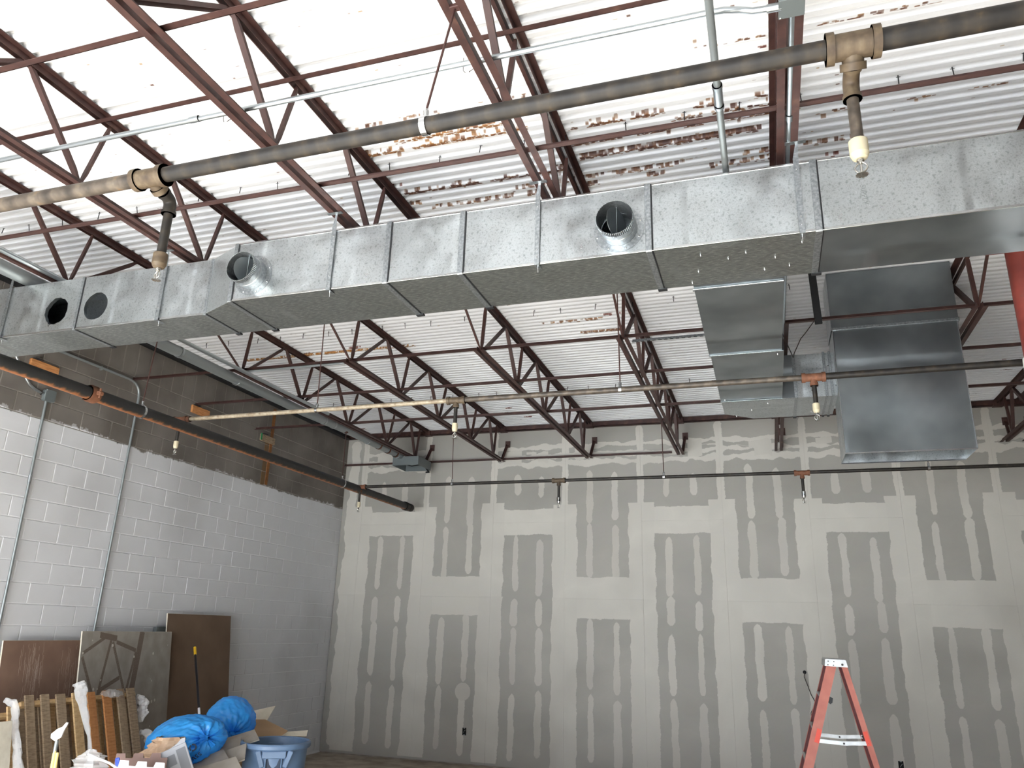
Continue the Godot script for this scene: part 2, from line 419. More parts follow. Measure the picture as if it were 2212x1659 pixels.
func mud_texture() -> void:                   # bare board paper with joint compound over seams and screw lines, 12.1 m by 5.3 m
	var w := 2048; var h := 900
	var s := 12.1 / w
	var im := noise_img(81, 0.008, 512, [[0.0, c3(160, 157, 150)], [1.0, c3(174, 170, 162)]], 4)
	im.convert(Image.FORMAT_RGB8)
	im.resize(w, h)
	var nz := noise(83, 0.02, 3)
	rng.seed = 11
	var mud := func(x0: float, x1: float, y0: float, y1: float, tone: float, wob: float, ragged_ends: bool) -> void:
		var sd := rng.randf() * 1000.0
		var c := c3(206, 202, 193).lerp(c3(186, 182, 174), tone)
		if ragged_ends:                          # horizontal band: run by column
			for px in range(maxi(0, int((x0 + 7.05) / s)), mini(w, int((x1 + 7.05) / s))):
				var t := y1 + wob * nz.get_noise_2d(px * 0.8, sd); var u := y0 + wob * nz.get_noise_2d(px * 0.8, sd + 77.0)
				var py := int((5.29 - t) / s)
				im.fill_rect(Rect2i(px, py, 1, maxi(1, int((t - u) / s))), c)
		else:
			for py in range(maxi(0, int((5.29 - y1) / s)), mini(h, int((5.29 - y0) / s))):
				var yy := 5.29 - py * s
				var cap := minf(1.0, sqrt(maxf(0.0, minf(yy - y0, y1 - yy) / 0.06))) if x1 - x0 < 0.2 else 1.0
				var mid := (x0 + x1) * 0.5; var hw := (x1 - x0) * 0.5 * cap
				var l := mid - hw + wob * nz.get_noise_2d(py * 0.7, sd); var r := mid + hw + wob * nz.get_noise_2d(py * 0.7, sd + 77.0)
				im.fill_rect(Rect2i(int((l + 7.05) / s), py, maxi(1, int((r - l) / s)), 1), c)
	for k in 10:
		var xs := -6.66 + 1.213 * k
		var odd := k % 2 == 1
		# screw lines of the column right of this seam
		for sg in [-1, 1]:
			var xc: float = xs + 0.607 + sg * 0.205
			var segs: Array = [[3.0 + 0.9 * rng.randf() * 0.2, 2.76], [2.16, 1.16], [1.08, 0.12]] if odd else [[3.38, 2.5], [2.46, 2.04], [2.0, 1.16], [1.07, 0.14]]
			if odd: segs = [[4.42, 3.62 + rng.randf_range(-0.05, 0.05)], [3.6, 2.76], [2.16, 1.14], [1.06, 0.14]]
			else: segs.append([4.35, 4.0])
			for e in segs:
				var d := rng.randf_range(-0.05, 0.05)
				var wd := rng.randf_range(0.042, 0.062)
				mud.call(xc - wd + d * 0.2, xc + wd + d * 0.2, e[1] + d, e[0] + d, rng.randf_range(0.25, 0.7), 0.022, false)
	for k in 10:
		var xs := -6.66 + 1.213 * k
		var odd := k % 2 == 1
		var x0 := xs + 0.16; var x1 := xs + 1.05
		if odd: mud.call(x0 - 0.1, x1 + 0.1, 2.15, 2.76, 0.15, 0.02, true)
		else: mud.call(x0 - 0.1, x1 + 0.1, 3.41, 3.82, 0.0, 0.02, true)
		# high horizontal bands between the joist ends
		if k != 1:
			mud.call(xs, xs + 1.21, 4.80, 4.87, 0.1, 0.05, true)
			mud.call(xs, xs + 1.21, 4.65, 4.72, 0.05, 0.05, true)
			mud.call(xs, xs + 1.21, 4.51, 4.61, 0.1, 0.06, true)
			for j in 3:
				var xx := xs + rng.randf_range(0.15, 0.9)
				mud.call(xx, xx + rng.randf_range(0.15, 0.35), 4.7 + rng.randf_range(-0.15, 0.1), 4.78 + rng.randf_range(-0.1, 0.1), 0.35, 0.05, true)
	for k in 10:
		var xs := -6.66 + 1.213 * k
		mud.call(xs - 0.055, xs + 0.055, 3.8, 5.15, 0.05, 0.02, false)
		mud.call(xs - 0.2, xs + 0.2, 2.4, 3.92 + rng.randf_range(-0.04, 0.03), 0.08, 0.03, false)
		mud.call(xs - 0.21, xs + 0.2, 0.05, 2.45, 0.22, 0.03, false)
	mud.call(-6.95, -6.78, 0.12, 5.1, 0.1, 0.05, false)
	var disc := Vector2(-4.63, 1.03)             # round patch
	for py in range(-22, 23):
		var l := sqrt(484.0 - py * py)
		im.fill_rect(Rect2i(int((disc.x + 7.05) / s - l), int((5.29 - disc.y) / s) + py, int(2 * l), 1), c3(194, 190, 181))
	var cloud := noise_img(87, 0.01, 512, [[0.0, Color(0.3, 0.27, 0.25, 0.16)], [0.5, Color(0.5, 0.5, 0.5, 0.0)], [1.0, Color(0.75, 0.73, 0.7, 0.22)]], 4)
	cloud.resize(w, w)
	var rgba := im; rgba.convert(Image.FORMAT_RGBA8)
	rgba.blend_rect(cloud, Rect2i(0, 0, w, h), Vector2i.ZERO)
	rgba.convert(Image.FORMAT_RGB8)
	mat("drywall", Color.WHITE, 0.88).albedo_texture = tex(rgba)

func paint_texture() -> void:                 # blocks: bare grey above, a ragged painted edge, paint below. z from 5 to -12, y 0 to 5.3
	var w := 1700; var h := 530
	var s := 0.01
	var im := noise_img(91, 0.012, 512, [[0.0, c3(96, 90, 84)], [0.5, c3(114, 108, 102)], [1.0, c3(130, 124, 118)]], 4)
	im.convert(Image.FORMAT_RGB8)
	var bare := Image.create(w, h, false, Image.FORMAT_RGB8)
	for i in 4: bare.blit_rect(im, Rect2i(0, 0, 512, 512), Vector2i(i * 512, 0))
	for i in 4: bare.blit_rect(im, Rect2i(0, 0, 512, 18), Vector2i(i * 512, 512))
	var nz := noise(93, 0.012, 4)
	for px in w:
		var y := 3.90 + 0.05 * nz.get_noise_1d(px * 1.0) - 0.04 * maxf(0.0, nz.get_noise_1d(px * 0.3 + 900.0)) + 0.025 * nz.get_noise_1d(px * 6.0 + 300)
		var c := c3(214, 215, 219)
		var py := int((5.3 - y) / s)
		bare.fill_rect(Rect2i(px, py, 1, h - py), c)
		bare.set_pixel(px, py, c3(160, 158, 158))
		if nz.get_noise_1d(px * 4.0 + 5000.0) > 0.28:
			bare.fill_rect(Rect2i(px, py - 2, 1, 2), c3(170, 168, 168))
	bare.fill_rect(Rect2i(int((5.0 + 9.5) / s), int((5.3 - 4.6) / s), 9, 70), c3(110, 84, 56))
	var cloud := noise_img(95, 0.012, 512, [[0.0, Color(0.35, 0.33, 0.32, 0.22)], [0.5, Color(0.5, 0.5, 0.5, 0.0)], [1.0, Color(0.9, 0.9, 0.9, 0.12)]], 4)
	cloud.resize(1700, 1700)
	bare.convert(Image.FORMAT_RGBA8)
	bare.blend_rect(cloud, Rect2i(0, 0, w, h), Vector2i.ZERO)
	bare.convert(Image.FORMAT_RGB8)
	mat("block", Color.WHITE, 0.85).albedo_texture = tex(bare)
	bump(M.block, 97, 0.05, 2.0, 256, 3)
	M.block.uv1_triplanar = false
	M.block.normal_enabled = false
	# mortar: a lighter version of the same
	var mo := bare.duplicate()
	mo.fill_rect(Rect2i(0, 0, w, 141), c3(150, 145, 138))
	mo.fill_rect(Rect2i(0, 141, w, h - 141), c3(226, 227, 230))  # painted zone: paler joints stand for light caught on their edges
	mat("block_mortar", Color.WHITE, 0.9).albedo_texture = tex(mo)

func board_textures() -> void:
	# brown board with pale drips
	var a := noise_img(101, 0.006, 512, [[0.0, c3(116, 90, 76)], [1.0, c3(138, 112, 96)]], 4)
	var nz := noise(103, 0.02, 3)
	rng.seed = 5
	for k in 90:
		var cx := 150 + rng.randfn(0, 26) if k % 3 else 330 + rng.randfn(0, 22)
		var y0 := rng.randi_range(4, 150)
		var ln := rng.randi_range(12, 70)
		for j in ln:
			var p := Vector2i(clampi(int(cx + 3 * nz.get_noise_2d(j * 3.0, k * 50.0)), 0, 510), clampi(y0 + j, 0, 511))
			for d in 2: a.set_pixel(p.x + d, p.y, a.get_pixel(p.x + d, p.y).lerp(c3(186, 172, 160), 0.45))
	mat("board_dripped", Color.WHITE, 0.7).albedo_texture = tex(a)
	# grey board: dark criss-cross stripes in a truss pattern, with pale spots
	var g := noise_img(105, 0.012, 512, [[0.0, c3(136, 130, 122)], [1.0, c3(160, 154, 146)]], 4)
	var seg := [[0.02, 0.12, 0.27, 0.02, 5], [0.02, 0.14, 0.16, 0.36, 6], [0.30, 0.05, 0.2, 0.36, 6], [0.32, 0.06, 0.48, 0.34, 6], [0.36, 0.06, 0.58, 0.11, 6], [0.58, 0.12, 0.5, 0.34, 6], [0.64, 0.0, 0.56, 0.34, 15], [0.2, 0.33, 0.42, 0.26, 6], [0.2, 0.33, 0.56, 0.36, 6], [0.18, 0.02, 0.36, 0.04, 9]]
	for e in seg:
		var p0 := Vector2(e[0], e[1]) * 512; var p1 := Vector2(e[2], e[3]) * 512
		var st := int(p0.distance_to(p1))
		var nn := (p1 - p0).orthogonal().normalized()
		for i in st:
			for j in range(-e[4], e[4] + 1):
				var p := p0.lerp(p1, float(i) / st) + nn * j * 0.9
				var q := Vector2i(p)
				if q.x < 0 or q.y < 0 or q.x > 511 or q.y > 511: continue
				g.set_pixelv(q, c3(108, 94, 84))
	for k in 26:
		var cpt := Vector2(rng.randf_range(10, 500), rng.randf_range(10, 420))
		var r := rng.randf_range(1.5, 5.0)
		for j in range(-6, 7):
			for i in range(-6, 7):
				if Vector2(i, j).length() < r:
					var q := Vector2i(cpt) + Vector2i(i, j)
					if q.x >= 0 and q.y >= 0 and q.x < 512 and q.y < 512: g.set_pixelv(q, c3(196, 190, 182))
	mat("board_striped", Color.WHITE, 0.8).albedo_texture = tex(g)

# ---------------------------------------------------------------- room
func shell() -> void:
	var b := B.new()
	bx(b, Vector3(XL - 0.3, -0.2, ZB - 0.3), Vector3(XR + 0.3, 0, ZF + 0.3))
	setting("floor", b, M.concrete, "dusty tan concrete floor at the foot of the walls")
	b = B.new()
	bx(b, Vector3(-40, -0.25, ZF + 0.3), Vector3(40, -0.05, 45))
	setting("pavement", b, M.pavement, "pale paved yard in front of the open front wall")
	# right wall, front wall with its wide opening
	b = B.new()
	bx(b, Vector3(XR, 0, ZB), Vector3(XR + 0.25, DECK + H + 0.3, ZF))
	setting("wall_right", b, M.plain_wall, "plain wall closing the room on the right")
	b = B.new()
	for r in [[XL, OPEN_L, 0.0, 5.5], [OPEN_R, XR, 0.0, 5.5], [OPEN_L, OPEN_R, OPEN_T, 5.5]]:
		bx(b, Vector3(r[0], r[2], ZF), Vector3(r[1], r[3], ZF + 0.25))
	setting("wall_front", b, M.plain_wall, "front wall with a wide shopfront opening behind the camera")
	var win := B.new()
	for i in 6:
		var x := lerpf(OPEN_L, OPEN_R, i / 5.0)
		bx(win, Vector3(x - 0.03, 0, ZF + 0.08), Vector3(x + 0.03, OPEN_T, ZF + 0.18))
	for y in [0.05, 2.4, OPEN_T - 0.03]:
		bx(win, Vector3(OPEN_L, y - 0.03, ZF + 0.09), Vector3(OPEN_R, y + 0.03, ZF + 0.17))
	setting("window_1", win, M.frame_dark, "dark shopfront framing in the front opening")
	left_wall(); back_wall(); deck()
	# steel angles where the deck meets the walls
	b = B.new()
	bar(b, P(XL, DECK - 0.075, ZB + 0.001), P(XR, DECK - 0.075, ZB + 0.001), Vector3.BACK, Vector3.UP, 0, 0.09, 0, 0.008)
	bar(b, P(XL, DECK - 0.075, ZB + 0.001), P(XR, DECK - 0.075, ZB + 0.001), Vector3.BACK, Vector3.UP, 0.082, 0.09, 0, 0.075)
	setting("trim_1", b, M.primer, "red steel edge angle between deck and back drywall")
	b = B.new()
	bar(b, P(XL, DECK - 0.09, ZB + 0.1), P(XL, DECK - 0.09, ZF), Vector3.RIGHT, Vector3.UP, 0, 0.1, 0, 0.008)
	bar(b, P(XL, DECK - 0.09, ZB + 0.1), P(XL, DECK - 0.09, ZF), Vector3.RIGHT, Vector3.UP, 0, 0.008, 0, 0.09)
	setting("trim_2", b, M.seam_black, "steel ledger angle atop the block wall, coloured dark for the shaded deck joint")  # near-black colour paints in the shade of the wall-deck joint
	# girder carrying the joists
	b = B.new()
	for e in [[-0.09, 0.09, 3.16, 3.18], [-0.09, 0.09, 2.71, 2.73], [-0.008, 0.008, 2.73, 3.16]]:
		bx(b, P(XL, e[2], -5.65 + e[0]), P(XR, e[3], -5.65 + e[1]))
	single("steel_girder", b, M.primer, "red steel girder above the long duct carrying the joist ends", "girder")

func left_wall() -> void:
	var b := B.new()
	bx(b, Vector3(XL - 0.25, 0, ZB - 0.25), Vector3(XL - 0.007, DECK + H + 0.2, ZF))
	uv_wall(b, Vector2(5, 5.3), Vector2(17, 5.3), 2, 1)
	for i in b.v.size(): b.t[i].x = (5.0 - b.v[i].z) / 17.0
	var w := setting("wall_left", b, M.block_mortar, "concrete block wall, painted pale grey below, bare grey above")
	var rest := B.new()
	var count := 0
	var blocks := []
	for k in 23:                                                   # courses of running bond, then a soldier course
		var y0 := 0.036 + 0.2032 * k
		var z := -5.845 + (0.0 if k % 2 else 0.2032) + 0.4064 * 26
		while z > ZB:
			var z1 := maxf(z - 0.4064, ZB)
			if z < ZF: blocks.append([z, z1, y0, y0 + 0.2032])
			z -= 0.4064
	var zz := -5.845 + 0.2032 * 48
	while zz > ZB:
		if zz < ZF: blocks.append([zz, maxf(zz - 0.2032, ZB), 4.71, 5.2])
		zz -= 0.2032
	var pockets := [[-5.30, -5.84], [-7.85, -8.22], [-9.36, -9.7]]
	for e in blocks:
		var zc: float = (e[0] + e[1]) * 0.5
		var near: bool = zc < -5.0 and ((zc > -9.9 and e[2] > 1.45) or (zc <= -9.2 and e[2] > 0.62))
		var t: B = B.new() if near and count < 300 else rest
		var from := t.v.size()
		box(t, at(Vector3(XL - 0.05 + rng.randf_range(-0.001, 0.001), (e[2] + e[3]) * 0.5, zc)), Vector3(0.1, e[3] - e[2] - 0.009, absf(e[0] - e[1]) - 0.009), 0.004)
		if zc < -4.0 or true:
			for i in range(from, t.v.size()):
				t.t[i] = Vector2((5.0 - t.v[i].z) / 17.0, (5.3 - t.v[i].y) / 5.3)
		if t != rest:
			part("concrete_block", t, M.block, w)
			count += 1
	var o := part("concrete_block", rest, M.block, w)
	o.set_meta("kind", "stuff")

func back_wall() -> void:
	var b := B.new()
	bx(b, Vector3(XL, 0, ZB - 0.25), Vector3(XR, DECK + H + 0.2, ZB - 0.013))
	var w := setting("wall_back", b, M.paper_grey, "grey drywall with pale taped joints, back wall")
	for k in range(-1, 13):
		var x0 := maxf(-6.66 + 1.213 * k, XL); var x1 := minf(-6.66 + 1.213 * (k + 1), XR)
		var ys: Array = [0.02, 2.44, 5.18] if k % 2 else [0.02, 3.61, 5.18]
		for j in ys.size() - 1:
			b = B.new()
			box(b, at(Vector3((x0 + x1) / 2, (ys[j] + ys[j + 1]) / 2, ZB - 0.0065)), Vector3(x1 - x0 - 0.001, ys[j + 1] - ys[j] - 0.001, 0.013), 0.001)
			for i in b.v.size(): b.t[i] = Vector2((b.v[i].x + 7.05) / 12.1, (5.29 - b.v[i].y) / 5.32)
			part("drywall_panel", b, M.drywall, w)

func deck() -> void:
	var b := B.new()
	bx(b, P(XL - 0.2, DECK + 0.06, ZB - 0.2), P(XR + 0.2, DECK + 0.2, ZF + 0.2))
	var c := setting("ceiling", b, M.plain_wall, "white corrugated steel roof deck, speckled with rust")
	var prof := [[0.0, 0.0], [0.03, 0.0], [0.037, 0.004], [0.046, 0.028], [0.053, 0.032], [0.076, 0.032], [0.083, 0.028], [0.09, 0.0]]
	var z := -11.97
	while z < ZF:
		b = B.new()
		var drop := rng.randf_range(0.0, 0.0015)
		for r in 10:
			for i in prof.size() - 1:
				var z0: float = z + 0.09 * r + prof[i][0]; var z1: float = z + 0.09 * r + prof[i + 1][0]
				if z0 > ZF + 0.1: continue
				b.q(P(XL, DECK + prof[i][1] + drop, z0), P(XR, DECK + prof[i][1] + drop, z0), P(XR, DECK + prof[i + 1][1] + drop, z1), P(XL, DECK + prof[i + 1][1] + drop, z1))
		for i in b.v.size():
			b.t[i] = Vector2((b.v[i].x + 7.1) / 10.7, (b.v[i].z + 12.0) / 10.7)
			if b.n[i].y > 0: b.n[i] = -b.n[i]
		part("deck_sheet", b, M.deck, c)
		z += 0.9
	rng.seed = 21
	for row in [[-4.34, -6.6, 2.2], [-7.22, -6.4, 1.6], [-9.93, -6.6, 2.4]]:      # roofing screws that came through the deck
		var x: float = row[1]
		while x < row[2]:
			b = B.new()
			var p := P(x, DECK + 0.01, row[0] + rng.randf_range(-0.03, 0.03))
			tube(b, [p, p + Vector3(rng.randf_range(-0.012, 0.012), -0.065, rng.randf_range(-0.012, 0.012))], 0.0035, 6)
			tube(b, [p + Vector3(-0.012, -0.012, 0), p + Vector3(0.012, -0.012, 0)], 0.002, 5)
			part("deck_screw", b, M.seam_black, c)
			x += rng.randf_range(0.27, 0.42)

# ---------------------------------------------------------------- steel joists
func web(o: Node3D, p: Vector3, r: Vector3, w := 0.038) -> void:
	var b := B.new()
	var d := (r - p).normalized()
	var side := Vector3.RIGHT
	var nrm := side.cross(d).normalized()
	if nrm.z < 0: nrm = -nrm
	var l := p.distance_to(r)
	var st := [[0.0, 0.0], [minf(0.09, l * 0.2), 1.0], [l - minf(0.09, l * 0.2), 1.0], [l, 0.0]]
	for i in 3:
		var a: Vector3 = p + d * st[i][0]; var c: Vector3 = p + d * st[i + 1][0]
		var k0: float = lerpf(0.62, 1.0, st[i][1]); var k1: float = lerpf(0.62, 1.0, st[i + 1][1])
		bar(b, a, c, side, nrm, -w * 0.5, w * 0.5, -0.002, 0.003, k0, k1)
		bar(b, a, c, side, nrm, -w * 0.5, -w * 0.5 + 0.005, -w * 0.9, 0.0, k0, k1)
		bar(b, a, c, side, nrm, w * 0.5 - 0.005, w * 0.5, -w * 0.55, 0.0, k0, k1)
	part("web_member", b, M.primer, o)

func chord(o: Node3D, called: String, y: float, dir: float, z0: float, z1: float) -> void:
	for s in [-1.0, 1.0]:
		var b := B.new()
		bar(b, Vector3(0, y, z0), Vector3(0, y, z1), Vector3(s, 0, 0), Vector3(0, dir, 0), 0.017, 0.057, 0, 0.005)
		bar(b, Vector3(0, y, z0), Vector3(0, y, z1), Vector3(s, 0, 0), Vector3(0, dir, 0), 0.017, 0.022, 0.005, 0.045)
		part(called, b, M.primer, o)

func make_joist(front: bool) -> Node3D:
	var o := thing("bar_joist", "", "joist")
	var yt := DECK + H - 0.003
	var yb := 2.65 + H
	if front:
		chord(o, "top_chord_angle", yt, -1.0, -5.58, ZF - 0.05)
		chord(o, "bottom_chord_angle", yb, 1.0, -4.5, ZF - 0.9)
		var z := -4.45
		while z < ZF - 1.0:
			web(o, Vector3(0, yb + 0.03, z), Vector3(0, yt - 0.03, z - 0.65 if z > -4.4 else -5.1))
			if z + 0.55 < ZF - 0.3: web(o, Vector3(0, yb + 0.03, z + 0.02), Vector3(0, yt - 0.03, z + 0.52))
			web(o, Vector3(0, yb + 0.03, z + 0.01), Vector3(0, yt - 0.03, z - 0.12), 0.03)
			z += 1.2
	else:
		chord(o, "top_chord_angle", yt, -1.0, -11.87, -5.7)
		chord(o, "bottom_chord_angle", yb, 1.0, -11.84, -6.72)
		var bn := [-6.79, -8.0, -9.17, -10.37, -11.4]
		var tn := [-7.52, -8.73, -9.95, -11.11]
		for i in 4:
			web(o, Vector3(0, yb + 0.03, bn[i] - 0.03), Vector3(0, yt - 0.03, tn[i] + 0.02))
			web(o, Vector3(0, yt - 0.03, tn[i] - 0.02), Vector3(0, yb + 0.03, bn[i + 1] + 0.03))
		for i in 5:
			web(o, Vector3(0, yb + 0.03, bn[i]), Vector3(0, yt - 0.03, bn[i] - [0.08, 0.15, 0.19, 0.17, 0.1][i]), 0.032)
		web(o, Vector3(0, yb + 0.03, -6.76), Vector3(0, yt - 0.03, -5.82), 0.02)
		var b := B.new()                                             # seat on the wall
		bx(b, Vector3(-0.065, yt - 0.085, -11.895), Vector3(0.065, yt, -11.78), 0.004)
		part("bearing_seat", b, M.primer, o)
		b = B.new()
		bar(b, Vector3(0.045, yb + 0.02, -11.72), Vector3(0.07, yb + 0.3, -11.892), Vector3.RIGHT, Vector3.BACK, -0.02, 0.02, 0, 0.006)
		bar(b, Vector3(0.045, yb + 0.02, -11.72), Vector3(0.07, yb + 0.3, -11.892), Vector3.RIGHT, Vector3.BACK, -0.02, -0.014, 0, 0.035)
		bx(b, Vector3(0.03, yb + 0.25, -11.899), Vector3(0.115, yb + 0.36, -11.885))
		part("wall_brace", b, M.primer, o)
	return o

func joists() -> void:
	var f := make_joist(true)
	var back := make_joist(false)
	var lf := ["red steel joist at the far left in front of the duct, beside the block wall", "red steel joist in front of the duct, second out from the block wall",
		"red steel joist in front of the duct that meets the upper round collar's left strap", "red steel joist with an open slot along its bottom chord, above the black pipe hanger",
		"red steel joist with a conduit and square junction box along its bottom chord", "red steel joist on the column line, in front of the duct"]
	var lb := ["red steel joist behind the duct with the fat grey conduit strapped below it", "red steel joist behind the duct, next right of the one carrying the fat conduit",
		"red steel joist behind the duct whose end stands third from the block wall", "red steel joist behind the duct with a perforated strut fixed at its start",
		"red steel joist mostly hidden behind the square branch duct", "red steel joist running from the red column back behind the wide open duct"]
	for i in 6:
		var a: Node3D = f if i == 0 else f.duplicate()
		if i: a.name = numbered("bar_joist"); add_child(a)
		a.position.x = JX[i]
		tag(a, lf[i], "joist", "roof joists in front of the duct")
		var c: Node3D = back if i == 0 else back.duplicate()
		if i: c.name = numbered("bar_joist"); add_child(c)
		c.position.x = JX[i]
		tag(c, lb[i], "joist", "roof joists behind the duct")
	for e in [[3.2, "red steel joist right of the wide open duct, the left of a close pair"], [3.47, "red steel joist right of the wide open duct, the right of a close pair"]]:
		var c: Node3D = back.duplicate()
		c.name = numbered("bar_joist"); add_child(c)
		c.position.x = e[0]
		tag(c, e[1], "joist", "roof joists behind the duct")
	var lr := {3.4: "first", 4.9: "second", 6.4: "third"}
	for x in [3.4, 4.9, 6.4]:
		var c: Node3D = f.duplicate()
		c.name = numbered("bar_joist"); add_child(c)
		c.position.x = x
		tag(c, "red steel joist in front of the duct, %s to the right of the column line" % lr[x], "joist", "roof joists out of sight on the right")
	# bridging angles: [y, z, from, to, label]
	for e in [[2.694, -2.31, XL, 7.9, "red bridging angle lying on the bottom chords, nearest the camera"], [3.165, -3.28, XL, 7.9, "red bridging angle under the top chords in front of the duct"],
		[2.694, -3.72, XL, 7.9, "red bridging angle on the bottom chords just above the long duct"], [2.694, -6.84, XL, 3.6, "red bridging angle tying the joist starts behind the duct"],
		[2.694, -7.93, XL, 3.6, "red bridging angle ending at a timber block in the wall, behind the second sprinkler pipe"], [2.694, -9.24, XL, 3.6, "red bridging angle nearest the back wall, ending at the green tagged block"],
		[2.67, -11.8, XL + 0.02, -1.3, "thin red bar running along the back drywall past the grey trough box"]]:
		var b := B.new()
		bar(b, P(e[2], e[0], e[1]), P(e[3], e[0], e[1]), Vector3.BACK, Vector3.UP, 0, 0.036, 0, 0.004)
		bar(b, P(e[2], e[0], e[1]), P(e[3], e[0], e[1]), Vector3.BACK, Vector3.UP, 0, 0.004, 0, 0.036)
		single("bridging_angle", b, M.primer, e[4], "steel angle", "bridging between the joists")
	# column with its cap plate and white sleeve
	var o := thing("steel_column", "round red steel column at the right edge, below the duct", "column", Vector3(1.815, 0, -5.65))
	var b := B.new()
	lathe(b, at(Vector3.ZERO), [Vector2(0, 0), Vector2(0.087, 0.0), Vector2(0.087, 2.66 + H), Vector2(0, 2.66 + H)], 32)
	part("shaft", b, M.column_red, o)
	b = B.new()
	box(b, at(Vector3(0, 2.685 + H, 0)), Vector3(0.34, 0.03, 0.26), 0.004)
	box(b, at(Vector3(0, 2.6 + H, -0.12)), Vector3(0.012, 0.2, 0.2), 0.003)
	part("cap_plate", b, M.column_red, o)
	b = B.new()
	lathe(b, at(Vector3(0.094, 2.5 + H, 0.0), Vector3(0, 0, -PI / 2)), [Vector2(0, -0.01), Vector2(0.016, -0.01), Vector2(0.016, 0.004), Vector2(0, 0.004)], 14)
	part("bolt_hole", b, M.dark_hole, o)
	b = B.new()
	lathe(b, at(Vector3(1.815, 0, -5.65)), [Vector2(0.089, 0.0), Vector2(0.098, 0.0), Vector2(0.098, 1.80 + H), Vector2(0.096, 1.83 + H), Vector2(0.089, 1.842 + H)], 32)
	single("column_sleeve", b, M.white_plastic, "white smooth sleeve round the lower part of the red column", "sleeve")

# ---------------------------------------------------------------- ducts
func panel(b: B, x0: float, x1: float, y0: float, y1: float, z: float, holes := []) -> void:      # a front face with round holes
	var t := 0.0015
	if holes.is_empty():
		bx(b, P(x0, y0, z - t), P(x1, y1, z)); return
	# split in strips, each with at most one hole
	var h: Array = holes[0]
	var cx: float = h[0]; var cy: float = h[1]; var r: float = h[2]
	var l := cx - r - 0.03; var q := cx + r + 0.03
	bx(b, P(x0, y0, z - t), P(l, y1, z))
	if holes.size() > 1: panel(b, q, x1, y0, y1, z, holes.slice(1))
	else: bx(b, P(q, y0, z - t), P(x1, y1, z))
	var n := 40
	for k in n:
		var p := []; var o := []
		for a in [TAU * k / n, TAU * (k + 1) / n]:
			var d := Vector2(cos(a), sin(a))
			var sx := (r + 0.03) / maxf(absf(d.x), 1e-6)
			var sy := ((y1 - cy) if d.y > 0 else (cy - y0)) / maxf(absf(d.y), 1e-6)
			var jag: float = 1.0 + h[3] * sin(a * 9.0 + cx * 20.0) * sin(a * 4.0)
			p.append(Vector2(cx, cy) + d * r * jag); o.append(Vector2(cx, cy) + d * minf(sx, sy))
		if absf(o[0].x - o[1].x) > 1e-5 and absf(o[0].y - o[1].y) > 1e-5:      # the corner of the sheet
			var q0 := Vector2(cx + signf(o[0].x + o[1].x - 2 * cx) * (r + 0.03), y1 if o[0].y + o[1].y > 2 * cy else y0)
			b.q(P(o[0].x, o[0].y, z), P(q0.x, q0.y, z), P(q0.x, q0.y, z), P(o[1].x, o[1].y, z))
		b.q(P(p[0].x, p[0].y, z), P(o[0].x, o[0].y, z), P(o[1].x, o[1].y, z), P(p[1].x, p[1].y, z))
		b.q(P(p[0].x, p[0].y, z - t), P(p[1].x, p[1].y, z - t), P(o[1].x, o[1].y, z - t), P(o[0].x, o[0].y, z - t))
		b.q(P(p[1].x, p[1].y, z - t), P(p[0].x, p[0].y, z - t), P(p[0].x, p[0].y, z), P(p[1].x, p[1].y, z))

const Y0 := 2.10
const Y1 := 2.535
const ZK := -4.535

